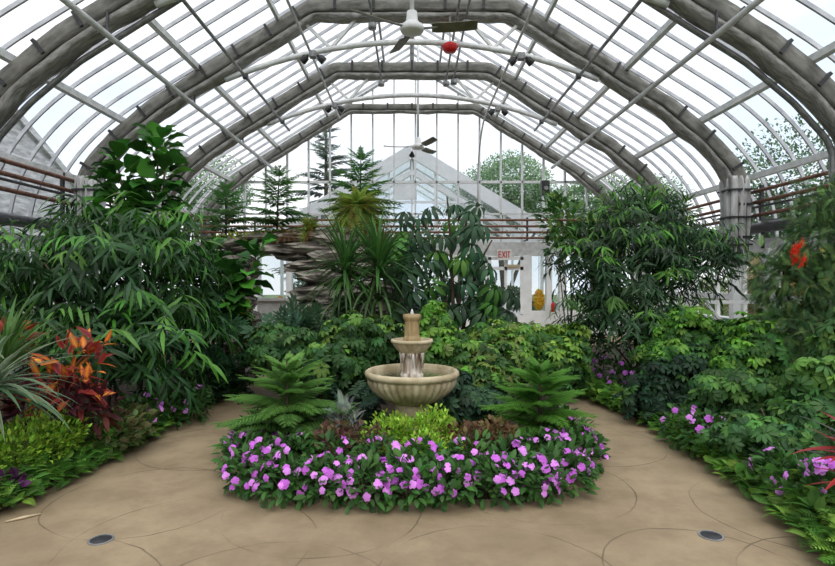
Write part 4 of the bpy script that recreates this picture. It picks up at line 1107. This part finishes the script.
def edge_mat(name, lab, line, width, N, L, col, new, sd):
    """low mat of ferns that follows the path edge"""
    line = np.array(line); seg = np.linalg.norm(np.diff(line, axis=0), axis=1); cs = np.concatenate([[0], np.cumsum(seg)])
    s = rng.random(N) * cs[-1]; x = np.interp(s, cs, line[:, 0]); y = np.interp(s, cs, line[:, 1])
    u = rng.random(N)
    x = x + sd * u * width; z = .03 + .16 * np.sin(np.clip(u * 1.6 + .15, 0, 1) * pi / 2) * rng.uniform(.5, 1.1, N)
    d = np.stack([-sd * rng.uniform(-.5, 1, N), rng.normal(size=N) * .8, rng.uniform(.1, 1.0, N)], 1)
    lm = Leaves(); k = rng.random(N) < .35
    lm.add(T_FERN, np.stack([x, y, z], 1), d, UP + .2 * rng.standard_normal((N, 3)), L * rng.uniform(.7, 1.2, N), np.where(k[:, None], jit(new, N, .2), jit(col, N, .2)))
    o = lm.build(name, 'matte_leaf'); tag(o, lab, 'ground cover', None, 'stuff')
    return o
edge_mat('fern_edging', 'low green fern mat edging the path below the yellow-green mound', [(-2.93, 3.3), (-2.72, 4.0), (-2.62, 4.9), (-2.6, 6.0), (-2.62, 7.2), (-2.42, 8.3)], .42, 2900, .125, (.08, .20, .035), (.19, .36, .06), -1)
edge_mat('fern_edging', 'low green fern mat edging the path below the umbrella plants', [(2.22, 2.7), (2.38, 3.4), (2.46, 4.2), (2.52, 5.0), (2.58, 6.0), (2.42, 7.0), (2.2, 8.2), (2.25, 9.2)], .45, 3200, .125, (.08, .20, .035), (.19, .36, .06), 1)

# ------------------------------------------------------------------ right border
schefflera('bright green umbrella plant below the dark weeping fig', gnd(690, 7.2), [B(690, 335, 7.1, 36, 26), B(670, 355, 6.9, 36, 24), B(715, 345, 7.2, 26, 26)], 330, .13, (.042, .125, .025), (.13, .30, .04), .5)
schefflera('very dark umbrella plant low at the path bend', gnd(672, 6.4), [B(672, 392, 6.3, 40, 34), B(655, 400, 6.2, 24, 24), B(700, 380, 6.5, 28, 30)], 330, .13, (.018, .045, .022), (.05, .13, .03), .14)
schefflera('bright umbrella plant in front of the white wall post', gnd(755, 6.4), [B(750, 345, 6.3, 34, 26), B(775, 355, 6.3, 34, 30), B(735, 370, 6.0, 26, 26)], 330, .13, (.042, .12, .026), (.13, .29, .04), .45)
schefflera('mid green umbrella plant above the pink impatiens pair', gnd(745, 5.5), [B(740, 395, 5.4, 40, 24), B(770, 400, 5.3, 34, 26), B(720, 405, 5.5, 24, 22)], 280, .13, (.045, .11, .03), (.11, .23, .05), .4)
schefflera('low umbrella plant with larger leaves hanging over the fern edging', gnd(778, 4.6), [B(770, 432, 4.5, 44, 20), B(800, 420, 4.6, 34, 24), B(740, 430, 4.7, 26, 16)], 210, .12, (.045, .12, .035), (.10, .22, .05), .35)
schefflera('umbrella plant at the frame edge under the bottlebrush', gnd(825, 4.9), [B(822, 385, 4.8, 34, 30), B(838, 350, 4.9, 24, 26)], 200, .13, (.05, .13, .035), (.12, .25, .05), .4)

# bottlebrush with fine weeping leaves
bb = thing('bottlebrush', 'feathery weeping bottlebrush with a red flower before the glass wall', 'shrub', gnd(815, 6.6), None)
blobs = [B(805, 290, 6.4, 40, 50), B(830, 240, 6.5, 46, 45), B(800, 335, 6.2, 42, 34), B(845, 300, 6.3, 40, 60), B(775, 280, 6.5, 22, 30), B(835, 205, 6.6, 34, 24)]
P, d = lobes(4200, blobs, rmin=.35, lump=.28)
dd = unit(d * .8 - UP * .35 + .5 * rng.standard_normal(P.shape))
k = rng.random(len(P)) < .3
Leaves(bb.location).add(T_FEATHER, P, dd, UP + .5 * rng.standard_normal(P.shape), .17 * rng.uniform(.7, 1.3, len(P)), np.where(k[:, None], jit((.15, .25, .08), len(P), .2), jit((.065, .13, .05), len(P), .25))).build('foliage', 'matte_leaf', bb)
stems(bb, gnd(815, 6.6), [P[i] for i in rng.choice(len(P), 9, replace=False)], .022, spread=.1)
for (px, py) in ((794, 250), (800, 246), (803, 261), (796, 257)):
    q = at(px, py, 5.95); n = 70
    dv = unit(rng.standard_normal((n, 3)))
    lm = Leaves(bb.location); lm.add(blade_tpl(1, .2), q + dv * .01 + np.outer(rng.uniform(-.05, .05, n), (0.5, 0, 1)), dv, UP, .045 * rng.uniform(.6, 1.2, n), jit((.72, .02, .012), n, .12))
    lm.build('flower_spike', 'petal', bb)

# purple / pink impatiens on this side
for i, (px, Y) in enumerate(((590, 8.6), (612, 8.0), (628, 7.5))):
    impatiens('lilac impatiens at the far path bend, %s from the compact pine' % ORD[i], gnd(px, Y), .26, .42, 130, 7, .04, 'lilac impatiens at the path bend', (-.4, -.8, .5), .8)
for i, (px, Y) in enumerate(((686, 5.35), (706, 5.05))):
    impatiens('lilac-pink impatiens under the mid green umbrella plant, %s from the very dark shrub' % ORD[i], gnd(px, Y), .20, .34, 120, 6, .040, 'impatiens under the umbrella plants', (-.4, -.8, .5), .9)
for i, (px, Y) in enumerate(((782, 4.05), (808, 3.85), (838, 3.75))):
    impatiens('bright pink impatiens by the red-leaved cordyline, %s from the low umbrella plant' % ORD[i], gnd(px, Y), .20, .30, 130, 7, .044, 'impatiens by the cordyline', (-.4, -.8, .5), .9)
# red-leaved cordyline
cd = thing('red_cordyline', 'cordyline with long red and dark green leaves at the frame edge', 'cordyline', gnd(868, 3.4))
MB().tube([(0, 0, -.03), (0, 0, .25), (.02, 0, .5)], [.03, .025, .015], 7).build('stem', 'bark', cd, True)
n = 26; az = np.concatenate([rng.uniform(2.2, 4.2, 16), rng.random(10) * 6.28]); e = rng.uniform(-.1, 1.0, n)
d = np.stack([np.cos(az) * np.cos(e), np.sin(az) * np.cos(e), np.sin(e)], 1)
k = rng.random(n) < .5
Leaves().add(leaf_tpl('strap', 1, .17, 6, .3, .7), d * .03 + UP * rng.uniform(.25, .5, n)[:, None], d, UP, .36 * rng.uniform(.8, 1.2, n), np.where(k[:, None], jit((.28, .02, .025), n, .2), jit((.05, .07, .05), n, .2)), np.where(k[:, None], jit((.40, .05, .05), n, .2), jit((.10, .12, .10), n, .2))).build('leaf_rosette', 'gloss_leaf', cd)

# extra wall furniture on the bottlebrush side: white bench brace
t = thing('staging_bench', 'white metal staging bench with diagonal brace behind the bright umbrella plant', 'bench', (5.75, 9.9, 0))
Yb = 9.6
a = at(706, 302, Yb); b = at(758, 305, Yb); c = at(735, 338, Yb)
MB(t.location).beam((a[0], Yb, a[2]), (6.4, Yb, a[2]), .06, .06).build('rail', 'white_paint', t)
MB(t.location).beam((a[0], Yb, a[2] - .02), (c[0], Yb, c[2]), .045, .045).build('brace', 'white_paint', t)
MB(t.location).beam((c[0], Yb, c[2]), (6.4, Yb, c[2]), .045, .045).build('rail', 'white_paint', t)
MB(t.location).beam((6.35, Yb, 0.06), (6.35, Yb, a[2] + .05), .07, .07, (0, 1, 0)).build('leg', 'white_paint', t)
MB(t.location).beam((c[0] + .03, Yb, .06), (c[0] + .03, Yb, c[2]), .05, .05, (0, 1, 0)).build('leg', 'white_paint', t)

# ------------------------------------------------------------------ neighbouring white gabled house beyond the end wall
YH = 17.3; HX = 4.75; HE = 2.85; HA = 5.72
gh = thing('gabled_glasshouse', 'white gabled glasshouse beyond the far glass wall', 'glasshouse', (0, YH, -.1))
off = gh.location
for sd in (-1, 1):
    MB(off).beam((0, YH - .06, HA - .10), (sd * HX, YH - .06, HE - .10), .14, .40).build('barge_board', 'fresh_white', gh)
    MB(off).beam((0, YH + .03, HA - .72), (sd * (HX - 1.1), YH + .03, HE), .08, .14).build('rafter', 'fresh_white', gh)
    MB(off).add([(0, YH, HA + .1), (0, YH + 9, HA + .1), (sd * (HX + .1), YH + 9, HE), (sd * (HX + .1), YH, HE)], [(0, 1, 2, 3)]).build('roof_glass', 'house_glass', gh)
    MB(off).beam((sd * HX, YH, HE), (sd * HX, YH + 9, HE), .15, .15).build('gutter', 'white_paint', gh)
    MB(off).box((sd * HX - .06, YH, -.1), (sd * HX + .06, YH + 9, .9)).build('side_wall', 'white_paint', gh)
    for k in range(1, 6):
        y = YH + k * 1.5
        MB(off).beam((0, y, HA + .06), (sd * HX, y, HE + .02), .045, .06).build('glazing_bar', 'white_metal', gh)
    for k in range(0, 4):
        y = YH + k * 3
        MB(off).box((sd * HX - .05, y, .9), (sd * HX + .05, y + .1, HE)).build('post', 'white_paint', gh)
MB(off).add([(-HX, YH + .06, 0), (HX, YH + .06, 0), (HX, YH + .06, HE), (0, YH + .06, HA), (-HX, YH + .06, HE)], [(0, 1, 2, 3, 4)]).build('gable_glass', 'house_glass', gh)
MB(off).beam((-HX, YH, HE), (HX, YH, HE), .12, .22).build('tie_beam', 'fresh_white', gh)
MB(off).beam((-2.7, YH, 4.05), (2.7, YH, 4.05), .06, .07).build('tie_beam', 'fresh_white', gh)
MB(off).beam((0, YH, HA), (0, YH + 9, HA), .14, .2).build('ridge', 'white_paint', gh)
for i in range(-6, 7):
    x = i * .72; zt = HA - abs(x) * (HA - HE) / HX - .1
    MB(off).box((x - .035, YH - .02, HE), (x + .035, YH + .06, zt)).build('mullion', 'fresh_white', gh)
MB(off).box((-.55, YH - .04, 4.12), (.15, YH, 4.62)).build('vent_panel', 'white_paint', gh)
MB(off).box((-HX, YH + 9, -.1), (HX, YH + 9.1, 1.0)).build('end_wall', 'white_paint', gh)
MB(off).box((-HX, YH, -.1), (HX, YH + 9, -.02)).build('floor_slab', 'grey_paint', gh)

# plants and small things inside the neighbouring house, seen through the doors
for i, (x, y, z, r, col, lab) in enumerate(((2.2, 20, 1.1, 1.0, (.06, .13, .05), 'blurry green bush seen through the exit door glass'), (3.6, 19.5, .7, .8, (.10, .18, .05), 'yellow-green bush seen through the glass beside the exit door'),
                                            (-3.6, 19.6, .9, .9, (.06, .14, .05), 'green bush seen through the window under the rock ledge'), (.9, 22, 2.3, 1.7, (.10, .17, .10), 'tall green bush deep inside the gabled glasshouse'), (-1.6, 23.5, 2.4, 1.8, (.09, .15, .09), 'second tall green bush deep inside the gabled glasshouse, behind the rock ferns'))):
    leafy('potted_bush', lab, (x, y, -.02), [((x, y, z), (r, r * .8, z * .9))], 1500, T_OVAL3, .17, col, None, up=.3, ns=4, cat='bush', grp='bushes inside the gabled glasshouse', zmin=0)
p = at(539, 300, 17.0)
t = thing('flower_basket', 'ball of yellow blooms hanging behind the glass next to the exit door', 'hanging flowers', (p[0], 17.0, p[2]))
P, d = shell(420, (0, 0, 0), (.13, .13, .30), rmin=.8, lump=.04)
Leaves().add(T_OVAL3, P, unit(d + .4 * rng.standard_normal(P.shape)), d, .08, jit((.85, .58, .03), len(P), .08)).build('blossoms', 'petal', t)
MB().lathe([(.02, -.27), (.09, -.20), (.118, 0), (.09, .20), (.02, .27)], 16).build('core', M['yellow'], t, True)
MB().tube([(0, 0, .3), (0, 0, HE - p[2])], .008, 6).build('hanger', 'dark_pipe', t)
for px, py, Y, lab in ((553, 305, 16.14, 'red fire extinguisher on the white post beside the exit door'), (268, 303, 17.0, 'red fire extinguisher seen through the window under the rock ledge')):
    p = at(px, py, Y); t = thing('fire_extinguisher', lab, 'fire extinguisher', (p[0], Y, p[2] - .2), 'fire extinguishers')
    t.scale = (.72, .72, .72)
    MB().lathe([(.07, 0), (.08, .02), (.08, .30), (.06, .36), (.025, .39)], 16).build('cylinder', 'red', t, True)
    MB().box((-.02, -.05, .39), (.02, .05, .43)).build('valve', 'black', t)
    MB().tube([(.02, -.03, .40), (.09, -.05, .34), (.095, -.05, .12)], .012, 6).build('hose', 'black', t, True)
    MB().box((-.05, .06, .05), (.05, .16, .30)).build('bracket', 'steel', t)
    if px < 400: MB().box((-.03, .12, (-t.location.z - .02) / .72), (.03, .18, .35)).build('stand', 'white_paint', t)
p = at(280, 300, 17.05); t = thing('orange_sign', 'round orange and red warning disc seen through the window under the ledge', 'sign', (p[0], 17.05, p[2]))
MB().tube([(0, 0, 0), (0, .03, 0)], .12, 20).build('disc', noise_mat('orange', (.6, .25, .03), (.7, .32, .04), 5), t)
MB().box((-.1, .0, -.42), (.1, .03, -.16)).build('plate', 'red', t)
MB().tube([(0, .02, -.9), (0, .02, 0)], .02, 6).build('stake', 'white_metal', t)

# ------------------------------------------------------------------ outside
def tree(lab, base, H, R, N, col, L=.34, squash=.8, trunk=.3, grp='trees outside the glasshouse'):
    x, y = base
    c0 = np.array([x, y, -.1 + H - R * squash])
    blobs = [(c0, (R, R * .9, R * squash))] + [(c0 + np.array([R * .6 * cos(a), R * .5 * sin(a), -R * .35 + .3 * R * sin(2 * a)]), (R * .55, R * .5, R * .5)) for a in (0.3, 1.8, 3.1, 4.6)]
    return leafy('tree', lab, (x, y, -.13), blobs, int(N * 11), T_OVAL2, L * .38, col, None, up=.1, mat='matte_leaf', cat='tree', grp=grp, ns=4, r=trunk * .5, part='crown', noise=.5, lump=.25)
def A2(px, Y): return ((px - 412) * Y / F, Y)
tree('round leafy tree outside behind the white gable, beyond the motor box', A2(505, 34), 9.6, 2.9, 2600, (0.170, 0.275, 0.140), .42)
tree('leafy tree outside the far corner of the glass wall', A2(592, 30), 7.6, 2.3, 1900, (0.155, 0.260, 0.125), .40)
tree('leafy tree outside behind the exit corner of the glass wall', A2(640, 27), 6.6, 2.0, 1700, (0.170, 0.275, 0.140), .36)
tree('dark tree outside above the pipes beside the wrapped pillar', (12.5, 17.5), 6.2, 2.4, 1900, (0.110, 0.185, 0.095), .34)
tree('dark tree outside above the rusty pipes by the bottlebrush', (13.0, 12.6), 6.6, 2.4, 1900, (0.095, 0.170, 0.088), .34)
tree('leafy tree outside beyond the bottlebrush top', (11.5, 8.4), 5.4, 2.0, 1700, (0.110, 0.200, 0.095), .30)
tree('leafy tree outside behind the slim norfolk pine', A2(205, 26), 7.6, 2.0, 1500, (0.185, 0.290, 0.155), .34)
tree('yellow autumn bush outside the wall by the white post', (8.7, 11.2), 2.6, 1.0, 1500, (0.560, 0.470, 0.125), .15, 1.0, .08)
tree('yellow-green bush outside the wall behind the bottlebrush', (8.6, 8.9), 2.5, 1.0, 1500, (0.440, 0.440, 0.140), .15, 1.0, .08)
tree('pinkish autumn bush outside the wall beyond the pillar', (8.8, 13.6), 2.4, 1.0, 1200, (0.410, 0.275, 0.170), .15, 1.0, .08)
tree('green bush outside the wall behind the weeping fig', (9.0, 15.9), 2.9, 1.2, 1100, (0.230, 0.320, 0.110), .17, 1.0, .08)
# spruce
sx, sy = A2(326, 34)
sp = thing('spruce', 'tall sparse spruce outside behind the far glass wall', 'tree', (sx, sy, -.13))
Hs = 12.2
MB().tube([(0, 0, -.1), (0, 0, Hs * .6), (0, 0, Hs)], [.22, .12, .03], 8).build('trunk', 'bark', sp, True)
lm = Leaves()
for i in range(26):
    s = i / 25; z = Hs * (.12 + .87 * s); L = 3.6 * (1 - s) ** .8 + .2
    n = 7; az = rng.random(n) * 6.28
    d = np.stack([np.cos(az), np.sin(az), -.10 + rng.normal(size=n) * .12 + .5 * s * np.ones(n)], 1)
    lm.add(T_NORF_LITE, np.tile([0, 0, z], (n, 1)), d, UP, L * rng.uniform(.55, 1.1, n), jit((.15, .20, .16), n, .15))  # pale grey-green tint has the haze of the glass painted in
lm.build('foliage', 'matte_leaf', sp)
# slate-grey stone building outside the left glass
bd = thing('stone_building', 'grey stone gabled building outside the glass behind the fiddle-leaf fig', 'building', (-12, 12, -.13))
off = bd.location
def yz(poly, x0, x1, name, mat):
    n = len(poly); V = [(x0, y, z) for y, z in poly] + [(x1, y, z) for y, z in poly]
    MB(off).add(V, [tuple(range(n)), tuple(reversed(range(n, 2 * n)))] + [(i, n + i, n + (i + 1) % n, (i + 1) % n) for i in range(n)]).build(name, mat, bd)
yz([(5, -.13), (18.5, -.13), (18.5, 3.6), (11.8, 7.2), (5, 3.6)], -10.2, -10.6, 'gable_wall', 'slate')
yz([(11.8, 7.35), (19.0, 3.45), (19.0, 3.25), (11.8, 7.15)], -10.1, -16, 'roof', 'slate')
yz([(11.8, 7.35), (4.5, 3.45), (4.5, 3.25), (11.8, 7.15)], -10.1, -16, 'roof', 'slate')
yz([(18.2, -.13), (18.5, -.13), (18.5, 3.6), (18.2, 3.6)], -10.6, -16, 'wall', 'slate')
